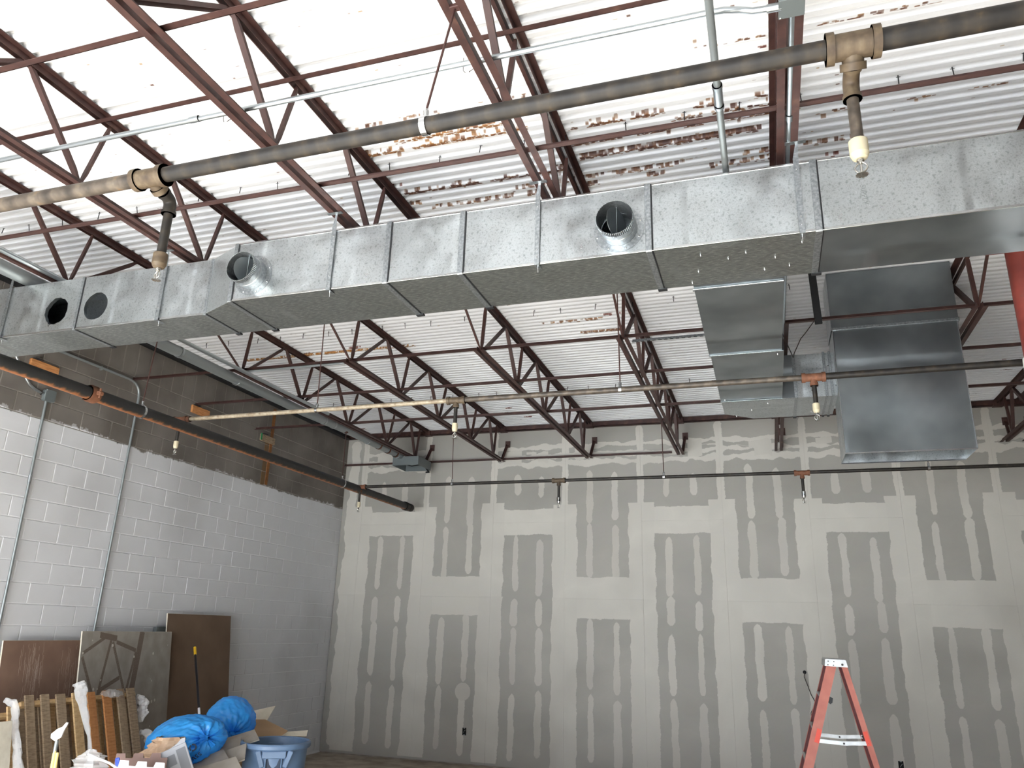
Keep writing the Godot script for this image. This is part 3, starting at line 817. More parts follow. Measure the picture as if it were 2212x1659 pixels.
func main_duct() -> void:
	var o := thing("supply_duct", "long rectangular galvanised supply duct hung below the joists across the room", "duct")
	var secs := [[-6.6, -5.72, -4.15], [-5.72, -4.95, -4.15], [-4.95, -3.735, -4.15], [-3.40, -2.22, -4.0], [-2.22, -1.70, -4.0], [-1.70, -0.53, -4.0], [-0.53, 0.385, -4.0], [0.385, 1.62, -4.0], [1.62, 2.9, -4.0], [2.9, 4.2, -4.0]]
	var holes := {1: [[-5.17, 2.275, 0.113, 0.05]], 2: [[-4.777, 2.275, 0.113, 0.02]], 3: [[-3.24, 2.275, 0.105, 0.0]], 5: [[-0.7, 2.262, 0.105, 0.0]]}
	for i in secs.size():
		var e: Array = secs[i]
		var b := B.new()
		panel(b, e[0], e[1], Y0, Y1, e[2], holes.get(i, []))
		part("side_panel", b, M.galv, o)
		b = B.new()
		bx(b, P(e[0], Y0, ZK), P(e[1], Y0 + 0.0015, e[2]))
		part("bottom_panel", b, M.galv_scuffed if e[0] < 0.38 else M.galv_dark, o)
		b = B.new()
		bx(b, P(e[0], Y1 - 0.0015, ZK), P(e[1], Y1, e[2]))
		bx(b, P(e[0], Y0, ZK), P(e[1], Y1, ZK + 0.0015))
		part("casing", b, M.galv, o)
	# the splayed transition between the two widths
	var t := B.new()
	t.q(P(-3.735, Y0, -4.15), P(-3.40, Y0, -4.0), P(-3.40, Y1, -4.0), P(-3.735, Y1, -4.15))
	t.q(P(-3.735, Y1, -4.152), P(-3.40, Y1, -4.002), P(-3.40, Y0, -4.002), P(-3.735, Y0, -4.152))
	part("transition_panel", t, M.galv, o)
	t = B.new()
	for y in [Y0, Y1]:
		t.q(P(-3.735, y, ZK), P(-3.40, y, ZK), P(-3.40, y, -4.0), P(-3.735, y, -4.15))
	t.q(P(-3.735, Y0, ZK), P(-3.735, Y1, ZK), P(-3.40, Y1, ZK), P(-3.40, Y0, ZK))
	part("bottom_panel", t, M.galv_scuffed, o)
	# end cap
	t = B.new()
	bx(t, P(-6.602, Y0, ZK), P(-6.6, Y1, -4.15))
	part("end_cap", t, M.galv, o)
	# cleats over the seams
	for e in [[-4.95, -4.15, 0.022], [-3.735, -4.15, 0.022], [-3.41, -4.0, 0.03], [-2.22, -4.0, 0.036], [-1.70, -4.0, 0.036], [-0.53, -4.0, 0.036], [0.385, -4.0, 0.036], [1.62, -4.0, 0.036], [2.9, -4.0, 0.036]]:
		var b := B.new()
		var w: float = e[2] * 0.5
		bx(b, P(e[0] - w, Y0 - 0.004, e[1] + 0.0003), P(e[0] + w, Y1 + 0.004, e[1] + 0.009), 0.002)
		bx(b, P(e[0] - w, Y0 - 0.009, ZK - 0.01), P(e[0] + w, Y0 - 0.0003, e[1] + 0.006), 0.002)
		part("seam_cleat", b, M.galv_trim, o)
		b = B.new()
		bx(b, P(e[0] + w, Y0, e[1] + 0.0004), P(e[0] + w + 0.008, Y1, e[1] + 0.004))
		bx(b, P(e[0] + w, Y0 - 0.004, ZK), P(e[0] + w + 0.007, Y0 - 0.0004, e[1]))
		bx(b, P(e[0] - w, Y0 - 0.014, ZK - 0.012), P(e[0] + w + 0.02, Y0 - 0.002, ZK + 0.02))
		part("seam_gap", b, M.seam_black, o)
	# standing lower edge
	var l := B.new()
	bx(l, P(-6.6, Y0 - 0.003, -4.152), P(-3.735, Y0 + 0.012, -4.146), 0.001)
	bx(l, P(-3.40, Y0 - 0.003, -4.002), P(4.2, Y0 + 0.012, -3.996), 0.001)
	bx(l, P(-3.40, Y1 - 0.008, -4.002), P(4.2, Y1 + 0.003, -3.997), 0.001)
	part("edge_seam", l, M.bright_steel, o)
	# round collars with flange, crimped mouth and damper
	for e in [[-3.24, 2.275], [-0.703, 2.262]]:
		var xf := Transform3D(Basis.from_euler(Vector3(PI / 2, 0, 0)), P(e[0], e[1], -3.9985))
		var c := B.new()
		lathe(c, xf, [Vector2(0.109, 0), Vector2(0.111, 0.06), Vector2(0.113, 0.064), Vector2(0.113, 0.07), Vector2(0.11, 0.074), Vector2(0.11, 0.115)], 40)
		lathe(c, xf, [Vector2(0.104, 0.148), Vector2(0.107, 0.06), Vector2(0.106, -0.05)], 40)
		var col := part("collar", c, M.galv_trim, o)
		c = B.new()
		lathe(c, xf, [Vector2(0.109, 0.0), Vector2(0.148, 0.0), Vector2(0.148, 0.003), Vector2(0.11, 0.0045)], 40)
		part("flange", c, M.galv_trim, col)
		c = B.new()
		for k in 60:                                   # crimped rim
			var a := TAU * k / 60.0
			var d := Vector3(cos(a), sin(a), 0)
			var pp := P(e[0], e[1], -3.9985) + d * 0.108
			box(c, Transform3D(Basis(Vector3(-sin(a), cos(a), 0), d, Vector3(0, 0, -1)), pp + Vector3(0, 0, 0.132)), Vector3(0.0065, 0.005, 0.034), 0.002)
		part("crimped_rim", c, M.galv_trim, col)
		c = B.new()
		var tilt := Basis.from_euler(Vector3(0, 1.15, 0))
		lathe(c, Transform3D(tilt * Basis.from_euler(Vector3(PI / 2, 0, 0)), P(e[0], e[1], -3.93)), [Vector2(0, 0), Vector2(0.1, 0), Vector2(0.1, 0.002), Vector2(0, 0.002)], 32)
		tube(c, [P(e[0], e[1] - 0.106, -3.93), P(e[0], e[1] + 0.106, -3.93)], 0.004, 8)
		part("damper", c, M.galv_dark, col)
		c = B.new()
		for k in 8:
			var a := TAU * (k + 0.4) / 8.0
			lathe(c, Transform3D(xf.basis, P(e[0] + 0.134 * cos(a), e[1] + 0.134 * sin(a), -3.995)), [Vector2(0.006, 0), Vector2(0.006, 0.002), Vector2(0.003, 0.005), Vector2(0, 0.005)], 8)
		part("flange_screw", c, M.bright_steel, col)
	# cut rims of the two open holes
	for e in [[-5.17, 2.275, 0.05], [-4.777, 2.275, 0.02]]:
		var c := B.new()
		var ring := []
		for k in 41:
			var a := TAU * k / 40.0
			var r: float = 0.113 * (1.0 + e[2] * sin(a * 9.0 + e[0] * 20.0) * sin(a * 4.0))
			ring.append(P(e[0] + cos(a) * r, e[1] + sin(a) * r, -4.15))
		for k in 40:
			var i0: Vector3 = ring[k]; var i1: Vector3 = ring[k + 1]
			var m := (P(e[0], e[1], -4.15) - i0).normalized()
			var z := Vector3(0, 0, -0.028)
			c.tri(i0, i1, i1 + z, m, m, m); c.tri(i0, i1 + z, i0 + z, m, m, m)
		part("cut_rim", c, M.galv_dark, o)
	# screws through the bottom
	for p in [[-0.25, -4.12], [-0.1, -4.2], [0.0, -4.15], [-0.28, -4.33], [0.1, -4.4], [0.24, -4.38], [0.3, -4.1], [-0.33, -4.48], [0.16, -4.25]]:
		var c := B.new()
		lathe(c, at(P(p[0], Y0 - 0.001, p[1]), Vector3(PI, 0, 0)), [Vector2(0.006, 0), Vector2(0.006, 0.004), Vector2(0.002, 0.012), Vector2(0, 0.016)], 8)
		part("screw_tip", c, M.bright_steel, o)
	# stamped lettering running down the wide section
	for e in [["METAL SUPPLY", 0.62, 2.465]]:
		var tm := TextMesh.new()
		var fnt := SystemFont.new(); fnt.font_names = PackedStringArray(["Droid Sans Mono"])
		tm.font = fnt; tm.text = e[0]; tm.font_size = 32; tm.pixel_size = 0.034 / 32.0; tm.depth = 0.0006
		tm.horizontal_alignment = HORIZONTAL_ALIGNMENT_LEFT
		var mi := MeshInstance3D.new()
		mi.name = "stamped_lettering"; mi.mesh = tm; mi.material_override = M.galv_print
		o.add_child(mi, true)
		mi.transform = Transform3D(Basis.from_euler(Vector3(0, 0, -PI / 2 + 0.03)), P(e[1], e[2], -3.9992))
	# hanging straps
	for e in [[-5.7, -4.15, "from the joist beside the block wall"], [-4.155, -4.15, "between the open hole and the splayed transition"], [-2.63, -4.0, "right of the left round collar"], [-1.2, -4.0, "left of the right round collar"], [0.3, -4.0, "from the joist that carries the conduit"]]:
		var b := B.new()
		var x: float = e[0]; var z: float = e[1] + 0.0125
		bar(b, P(x, Y0 - 0.01, z), P(x, Y1 + 0.02, z), Vector3.RIGHT, Vector3.BACK, -0.015, 0.015, 0, 0.002)
		bar(b, P(x, Y1 + 0.02, z), P(x + 0.012, 2.648, z + 0.01), Vector3.RIGHT, Vector3.BACK, -0.015, 0.015, 0, 0.002, 1.0, 0.45)
		bar(b, P(x, Y0 - 0.011, z - 0.07), P(x, Y0 - 0.011, z + 0.002), Vector3.RIGHT, Vector3.UP, -0.015, 0.015, 0, 0.002)
		bar(b, P(x - 0.05, 2.644, z + 0.02), P(x + 0.06, 2.644, z + 0.02), Vector3.BACK, Vector3.UP, -0.014, 0.014, 0, 0.003)
		var s := single("duct_strap", b, M.galv_trim, "galvanised strap hanging the long duct, " + e[2], "strap", "straps hanging the long duct")
		b = B.new()
		for y in [Y0 + 0.04, Y0 + 0.09, Y1 - 0.05]:
			lathe(b, Transform3D(Basis.from_euler(Vector3(PI / 2, 0, 0)), P(x, y, z + 0.002)), [Vector2(0.005, 0), Vector2(0.004, 0.004), Vector2(0, 0.005)], 8)
		lathe(b, at(P(x, Y0 - 0.012, z - 0.03), Vector3(PI, 0, 0)), [Vector2(0.006, 0), Vector2(0.006, 0.005), Vector2(0.002, 0.03), Vector2(0, 0.034)], 8)
		part("strap_screw", b, M.bright_steel, s)

func sheet_box(b: B, lo: Vector3, hi: Vector3, faces: String) -> void:      # thin-walled box, faces: l r b t f k
	var t := 0.0015
	if "l" in faces: bx(b, lo, Vector3(lo.x + t, hi.y, hi.z))
	if "r" in faces: bx(b, Vector3(hi.x - t, lo.y, lo.z), hi)
	if "b" in faces: bx(b, lo, Vector3(hi.x, lo.y + t, hi.z))
	if "t" in faces: bx(b, Vector3(lo.x, hi.y - t, lo.z), hi)
	if "k" in faces: bx(b, lo, Vector3(hi.x, hi.y, lo.z + t))
	if "f" in faces: bx(b, Vector3(lo.x, lo.y, hi.z - t), hi)

func branch_ducts() -> void:
	var o := thing("branch_duct", "square galvanised branch duct running back from the long duct, then turning right", "duct")
	var xl := -0.33; var xr := 0.212
	var b := B.new()
	sheet_box(b, P(xl, Y0, -5.872), P(xr, Y1, ZK), "lrt")
	part("casing", b, M.galv_dark, o)
	b = B.new()
	sheet_box(b, P(xl, Y0, -5.872), P(xr, Y0 + 0.01, ZK), "b")
	part("bottom_panel", b, M.galv_dark, o)
	b = B.new()
	sheet_box(b, P(xl + 0.01, Y0, -7.18), P(xr + 0.015, Y1 - 0.01, -5.872), "lrt")
	part("casing", b, M.galv_dark, o)
	b = B.new()
	sheet_box(b, P(xl + 0.01, Y0 + 0.002, -7.18), P(xr + 0.015, Y0 + 0.01, -5.872), "b")
	part("bottom_panel", b, M.galv_dark, o)
	# elbow with its clipped corner
	var po := PackedVector2Array([Vector2(xl + 0.015, -7.18), Vector2(0.34, -7.18), Vector2(0.34, -7.84), Vector2(-0.04, -7.84), Vector2(xl + 0.02, -7.62)])
	for y in [Y0, Y1 - 0.02]:
		b = B.new()
		var q := PackedVector2Array()
		for p in po: q.append(Vector2(p.x, -p.y))
		prism(b, q, Transform3D(Basis(Vector3.RIGHT, Vector3.FORWARD, Vector3.UP), Vector3(0, y + H, 0)), 0.0015)
		part("elbow_panel", b, M.galv, o)
	b = B.new()
	for i in [[0, 4], [4, 3], [3, 2]]:
		var p: Vector2 = po[i[0]]; var r: Vector2 = po[i[1]]
		b.q(P(p.x, Y0, p.y), P(p.x, Y1 - 0.02, p.y), P(r.x, Y1 - 0.02, r.y), P(r.x, Y0, r.y))
	sheet_box(b, P(xr + 0.015, Y0, -7.19), P(0.34, Y1 - 0.02, -7.18), "f")
	part("casing", b, M.galv_dark, o)
	b = B.new()
	sheet_box(b, P(0.34, Y0, -7.84), P(0.70, Y1 - 0.02, -7.195), "fkbt")
	part("connector", b, M.galv, o)
	for e in [[0.335, 0.03], [0.60, 0.022], [0.65, 0.022]]:
		b = B.new()
		bx(b, P(e[0], Y0 - 0.006, -7.18), P(e[0] + e[1], Y1 - 0.015, -7.17), 0.002)
		bx(b, P(e[0], Y0 - 0.008, -7.86), P(e[0] + e[1], Y0 - 0.001, -7.175), 0.002)
		part("seam_cleat", b, M.galv_trim, o)
		b = B.new()
		bx(b, P(e[0], Y0 - 0.014, -7.87), P(e[0] + e[1], Y0 - 0.003, -7.83))
		part("seam_gap", b, M.seam_black, o)
	for e in [[ZK - 0.06, xl - 0.01, xr], [-5.872, xl, xr + 0.01], [-7.18, xl + 0.005, xr + 0.13]]:
		b = B.new()
		bx(b, P(e[1], Y0 - 0.008, e[0] - 0.012), P(e[2], Y0 - 0.0005, e[0] + 0.012), 0.002)
		part("seam_cleat", b, M.galv_trim, o)
		b = B.new()
		bx(b, P(e[1], Y0 - 0.006, e[0] - 0.017), P(e[2], Y0 - 0.0008, e[0] - 0.012))
		part("seam_gap", b, M.seam_black, o)
	for p in [[-0.2, -7.7], [-0.05, -7.5], [0.1, -7.3], [0.18, -5.93], [-0.28, -7.1]]:
		b = B.new()
		lathe(b, at(P(p[0], Y0 - 0.001, p[1]), Vector3(PI, 0, 0)), [Vector2(0.007, 0), Vector2(0.007, 0.004), Vector2(0.002, 0.014), Vector2(0, 0.018)], 8)
		part("screw_tip", b, M.bright_steel, o)
	# the wide open drop
	o = thing("return_duct", "wide dark galvanised duct dropping from the roof, open at the bottom", "duct")
	var x0 := 0.70; var x1 := 1.712
	for e in [[1.535, 2.69, 0.0], [2.69, DECK - 0.005, 0.008]]:
		b = B.new()
		sheet_box(b, P(x0 - e[2], e[0], -7.5), P(x1 + e[2], e[1], -7.06 + e[2]), "f")
		part("front_panel", b, M.galv_dark, o)
		b = B.new()
		sheet_box(b, P(x0 - e[2], e[0], -7.5), P(x1 + e[2], e[1], -7.06 + e[2]), "lrk")
		part("casing", b, M.galv, o)
	b = B.new()
	bx(b, P(x0 - 0.012, 2.675, -7.06), P(x1 + 0.014, 2.70, -7.044), 0.002)
	bx(b, P(x1, 2.67, -7.5), P(x1 + 0.016, 2.705, -7.044), 0.002)
	part("seam_cleat", b, M.galv_trim, o)
	b = B.new()
	for x in [x0, x1 - 0.004]:
		bx(b, P(x, 1.535, -7.064), P(x + 0.005, 2.69, -7.052), 0.001)
	bx(b, P(x0, 1.53, -7.062), P(x1, 1.542, -7.056), 0.001)
	bx(b, P(x0, 1.53, -7.502), P(x1, 1.542, -7.496), 0.001)
	part("corner_seam", b, M.bright_steel, o)
	# dark strip of liner hanging between the branch and the drop
	b = B.new()
	box(b, Transform3D(Basis.from_euler(Vector3(0.1, 0, 0.04)), P(0.545, 2.9, -6.62)), Vector3(0.062, 0.62, 0.012), 0.003)
	single("liner_strip", b, M.seam_black, "narrow black strip hanging beside the wide duct under the deck", "duct liner")
	b = B.new()
	tube(b, [P(0.53, 2.62, -6.6), P(0.45, 2.52, -6.62), P(0.4, 2.47, -6.65), P(0.34, 2.36, -6.7), P(0.33, 2.33, -6.72), P(0.26, 2.64, -6.9)], 0.004, 6)
	single("loose_wire", b, M.wire, "thin brown wire looping from the black strip to the joist", "wire")

# ---------------------------------------------------------------- sprinkler pipes
func sprinkler_head(o: Node3D, p: Vector3) -> void:       # p: bottom of the reducer
	var b := B.new()
	lathe(b, at(p, Vector3(PI, 0, 0)), [Vector2(0.0, -0.004), Vector2(0.013, -0.004), Vector2(0.013, 0.008), Vector2(0.009, 0.01), Vector2(0.009, 0.016), Vector2(0, 0.016)], 10)
	for s in [-1.0, 1.0]:
		var pts := []
		for i in 9:
			var a := PI * i / 8.0
			pts.append(p + Vector3(s * 0.019 * sin(a) * 1.05, -0.01 - 0.05 * (i / 8.0), 0.004 * s))
		tube(b, pts, 0.0032, 7)
	tube(b, [p + Vector3(0, -0.012, 0), p + Vector3(0, -0.056, 0)], 0.0045, 8, [0.003, 0.006])
	var h := part("sprinkler_head", b, M.chrome, o)
	b = B.new()
	for k in 10:
		var a := TAU * k / 10.0
		var d := Vector3(cos(a), -0.12, sin(a))
		bar(b, p + Vector3(0, -0.061, 0), p + Vector3(0, -0.061, 0) + d * 0.021, Vector3(-sin(a), 0, cos(a)), Vector3.UP, -0.0045, 0.0045, 0, 0.0016)
	part("deflector", b, M.chrome, h)

func drop(o: Node3D, top: Vector3, offset: Vector3, length: float, r: float, pm: Material, fm: Material, rm: Material) -> void:
	var b := B.new()
	var e := top + offset
	if offset.length() > 0.01:
		var c := B.new()
		tube(c, [top, e], r * 1.05, 12)
		part("nipple", c, pm, o)
		c = B.new()
		var a := [e - offset.normalized() * 0.055]
		a.append_array(bend(e - offset.normalized() * 0.04, e, e + Vector3(0, -0.04, 0), 0.035, 6))
		a.append(e + Vector3(0, -0.062, 0))
		tube(c, a, r * 1.38, 14)
		for q in [[e - offset.normalized() * 0.055, -offset.normalized()], [e + Vector3(0, -0.06, 0), Vector3.DOWN]]:
			tube(c, [q[0], q[0] + q[1] * 0.016], r * 1.6, 14)
		part("elbow", c, fm, o)
	tube(b, [e + Vector3(0, -0.03, 0), e + Vector3(0, -length, 0)], r, 14)
	part("drop_pipe", b, pm, o)
	b = B.new()
	var p := e + Vector3(0, -length, 0)
	lathe(b, at(p, Vector3(PI, 0, 0)), [Vector2(0, -0.012), Vector2(r * 1.35, -0.012), Vector2(r * 1.55, -0.008), Vector2(r * 1.55, 0.045), Vector2(r * 1.2, 0.062), Vector2(0.018, 0.066), Vector2(0, 0.066)], 18)
	part("reducer", b, rm, o)
	sprinkler_head(o, p + Vector3(0, -0.066, 0))

func tee(o: Node3D, p: Vector3, r: float, down: Vector3, fm: Material) -> void:
	var b := B.new()
	tube(b, [p + Vector3(-0.085, 0, 0), p + Vector3(0.085, 0, 0)], r * 1.25, 18)
	for s in [-1.0, 1.0]:
		tube(b, [p + Vector3(s * 0.062, 0, 0), p + Vector3(s * 0.09, 0, 0)], r * 1.5, 18)
	tube(b, [p, p + down * (r + 0.045)], r * 0.95, 14)
	tube(b, [p + down * (r + 0.018), p + down * (r + 0.045)], r * 1.15, 14)
	part("tee", b, fm, o)

func hanger(p: Vector3, r: float, top: Vector3, axis: Vector3, label: String) -> void:
	var o := thing("pipe_hanger", label, "pipe hanger", Vector3.ZERO, "pipe hangers")
	var b := B.new()
	tube(b, [top, p + Vector3(0, r + 0.04, 0)], 0.0055, 8)
	part("rod", b, M.rod, o)
	b = B.new()
	var pts := []
	var sd := axis.cross(Vector3.UP)
	for i in 25:
		var a := TAU * i / 24.0 + PI / 2
		pts.append(p + (sd * cos(a) + Vector3.UP * (sin(a) * 1.02 + (0.25 if i in [0, 24] else 0.0))) * (r + 0.004))
	for i in 24:
		var d: Vector3 = (pts[i + 1] - pts[i]).normalized()
		bar(b, pts[i], pts[i + 1], axis, d.cross(axis).normalized(), -0.013, 0.013, -0.002, 0.002)
	lathe(b, at(p + Vector3(0, r + 0.005, 0)), [Vector2(0, 0), Vector2(0.012, 0), Vector2(0.014, 0.03), Vector2(0.009, 0.042), Vector2(0, 0.042)], 10)
	part("ring", b, M.bright_steel, o)
	b = B.new()
	box(b, at(top + Vector3(0, 0.004, 0)), Vector3(0.05, 0.02, 0.035), 0.003)
	part("beam_clamp", b, M.rod, o)

func pipes() -> void:
	var y1 := 2.0; var z1 := -2.47; var r1 := 0.036
	# nearest line: two lengths with a joint of colour at the left tee
	var o := thing("sprinkler_pipe", "thick dark sprinkler pipe crossing nearest the camera, above the long duct", "sprinkler pipe")
	var b := B.new()
	tube(b, [P(-6.9, y1, z1), P(-2.67, y1, z1)], r1, 18)
	part("pipe", b, M.pipe_brown, o)
	b = B.new()
	tube(b, [P(-2.67, y1, z1), P(0.41, y1 + 0.01, z1)], r1, 18)
	part("pipe", b, M.pipe_black, o)
	b = B.new()
	tube(b, [P(0.41, y1 + 0.01, z1), P(6.0, y1 + 0.04, z1)], r1 * 1.1, 18)
	part("pipe", b, M.pipe_black, o)
	tee(o, P(-2.67, y1 - 0.003, z1), r1, Vector3(0, -0.35, -1).normalized(), M.fitting)
	drop(o, P(-2.67, y1 - 0.02, z1 - 0.06), Vector3(-0.015, -0.012, -0.1), 0.3, 0.022, M.pipe_black, M.pipe_black, M.fitting)
	tee(o, P(0.41, y1 + 0.008, z1), r1 * 1.08, Vector3(0, -0.8, -0.6).normalized(), M.fitting)
	drop(o, P(0.41, y1 - 0.035, z1 - 0.05), Vector3(-0.003, -0.02, -0.07), 0.26, 0.021, M.pipe_brown, M.fitting, M.reducer)
	hanger(P(-1.245, y1 + 0.003, z1), r1, P(-1.17, 2.655, -2.53), Vector3.RIGHT, "black rod and steel ring holding the nearest pipe below an open-slotted joist")
	# second line
	var z2 := -6.26; var y2 := 1.985
	o = thing("sprinkler_pipe", "sprinkler pipe crossing behind the long duct, pale brown at its left end", "sprinkler pipe")
	b = B.new()
	tube(b, [P(-5.66, y2, z2), P(-2.63, y2 + 0.012, z2)], 0.021, 16)
	part("pipe", b, M.pipe_pale, o)
	b = B.new()
	tube(b, [P(-2.63, y2 + 0.012, z2), P(0.445, y2 + 0.006, z2)], 0.024, 16)
	part("pipe", b, M.pipe_brown, o)
	b = B.new()
	tube(b, [P(0.445, y2 + 0.006, z2), P(6.0, y2 + 0.03, z2)], 0.027, 16)
	part("pipe", b, M.pipe_black, o)
	tee(o, P(-5.73, y2, z2), 0.024, Vector3.DOWN, M.fitting_rust)
	b = B.new()
	tube(b, [P(-5.78, y2, z2), P(-5.6, y2, z2)], 0.03, 14)
	part("coupling", b, M.fitting_rust, o)
	drop(o, P(-5.73, y2 - 0.03, z2), Vector3.ZERO, 0.21, 0.016, M.pipe_black, M.fitting, M.reducer)
	tee(o, P(-2.63, y2 + 0.01, z2), 0.025, Vector3.DOWN, M.fitting)
	drop(o, P(-2.63, y2 - 0.02, z2), Vector3.ZERO, 0.2, 0.017, M.pipe_black, M.fitting, M.reducer)
	tee(o, P(0.445, y2 + 0.004, z2), 0.027, Vector3.DOWN, M.fitting_rust)
	drop(o, P(0.445, y2 - 0.025, z2), Vector3.ZERO, 0.2, 0.018, M.pipe_black, M.fitting, M.reducer)
	hanger(P(-4.1, y2 + 0.006, z2), 0.022, P(-4.12, 3.1, z2 + 0.01), Vector3.RIGHT, "thin rod and ring holding the pale end of the second pipe")
	hanger(P(-1.11, y2 + 0.01, z2), 0.024, P(-1.13, 3.1, z2 - 0.01), Vector3.RIGHT, "thin rod and ring holding the second pipe left of the square branch duct")
	# third line
	var z3 := -9.77; var y3 := 1.9
	o = thing("sprinkler_pipe", "thin sprinkler pipe crossing low in front of the back drywall", "sprinkler pipe")
	b = B.new()
	tube(b, [P(-5.46, y3, z3), P(6.0, y3 + 0.02, z3)], 0.021, 16)
	part("pipe", b, M.pipe_black, o)
	tee(o, P(-5.53, y3, z3), 0.024, Vector3.DOWN, M.fitting_rust)
	drop(o, P(-5.53, y3 - 0.03, z3), Vector3.ZERO, 0.2, 0.016, M.pipe_black, M.fitting, M.reducer)
	for x in [-2.57, 0.462]:
		tee(o, P(x, y3 + 0.004, z3), 0.024, Vector3.DOWN, M.fitting if x < 0 else M.fitting_rust)
		drop(o, P(x, y3 - 0.02, z3), Vector3.ZERO, 0.21, 0.017, M.pipe_black, M.fitting, M.bright_steel)
	hanger(P(-4.1, y3 + 0.003, z3), 0.021, P(-4.12, 2.655, z3), Vector3.RIGHT, "thin rod holding the third pipe left of its middle sprinkler")
	hanger(P(-1.19, y3 + 0.008, z3), 0.021, P(-1.2, 2.655, z3), Vector3.RIGHT, "thin rod holding the third pipe right of its middle sprinkler")
	hanger(P(1.84, y3 + 0.012, z3), 0.021, P(1.83, 2.655, z3), Vector3.RIGHT, "thin rod holding the third pipe below the wide open duct")
	# main along the block wall
	var xm := -5.56; var ym := 1.868
	o = thing("sprinkler_main", "thick black sprinkler main with a rusty underside running along the block wall", "sprinkler pipe")
	b = B.new()
	tube(b, [P(xm, ym, ZF - 0.1), P(xm, ym, -11.5)], 0.057, 24)
	part("pipe", b, M.pipe_main, o)
	b = B.new()
	var zc := -4.98
	tube(b, [P(xm, ym, zc + 0.05), P(xm, ym, zc + 0.03), P(xm, ym, zc - 0.03), P(xm, ym, zc - 0.05)], 0.075, 22, [0.068, 0.078, 0.078, 0.068])
	for s in [-1.0, 1.0]:
		box(b, at(P(xm + s * 0.088, ym, zc)), Vector3(0.05, 0.035, 0.05), 0.008)
		tube(b, [P(xm + s * 0.09, ym - 0.045, zc), P(xm + s * 0.09, ym + 0.045, zc)], 0.01, 8)
	part("grooved_coupling", b, M.fitting_rust, o)
	b = B.new()
	tube(b, [P(xm, ym, -11.3), P(xm, ym, -11.38)], 0.07, 20)
	tube(b, [P(xm, ym, -11.44), P(xm, ym, -11.54)], 0.064, 20)
	part("end_cap", b, M.pipe_black, o)
	hanger(P(xm, ym, -5.56), 0.058, P(xm + 0.02, 2.6, -5.58), Vector3.BACK, "thin rod and round ring holding the black main beside the bent conduit")
	hanger(P(xm, ym, -9.3), 0.058, P(xm - 0.02, 2.6, -9.32), Vector3.BACK, "thin rod and ring holding the black main in the back corner")

# ---------------------------------------------------------------- conduits and boxes
func jbox(o: Node3D, p: Vector3, s: Vector3, cover: Vector3) -> void:
	var b := B.new()
	box(b, at(p), s, 0.008)
	part("box", b, M.box_grey, o)
	b = B.new()
	var c := s
	for i in 3:
		if cover[i] != 0.0: c[i] = 0.004
		else: c[i] = s[i] * 1.04
	box(b, at(p + cover * (s.dot(cover.abs()) * 0.5 + 0.002)), c, 0.0015)
	part("cover_plate", b, M.box_grey, o)
	b = B.new()
	for sg in [-1.0, 1.0]:
		var off := Vector3.ZERO
		var m: float = sg
		for i in 3:
			if cover[i] == 0.0:
				off[i] = m * s[i] * 0.44
				m = sg
		box(b, at(p + off + cover * (s.dot(cover.abs()) * 0.5 + 0.005)), Vector3.ONE * 0.011, 0.003)
	part("cover_screw", b, M.bright_steel, o)

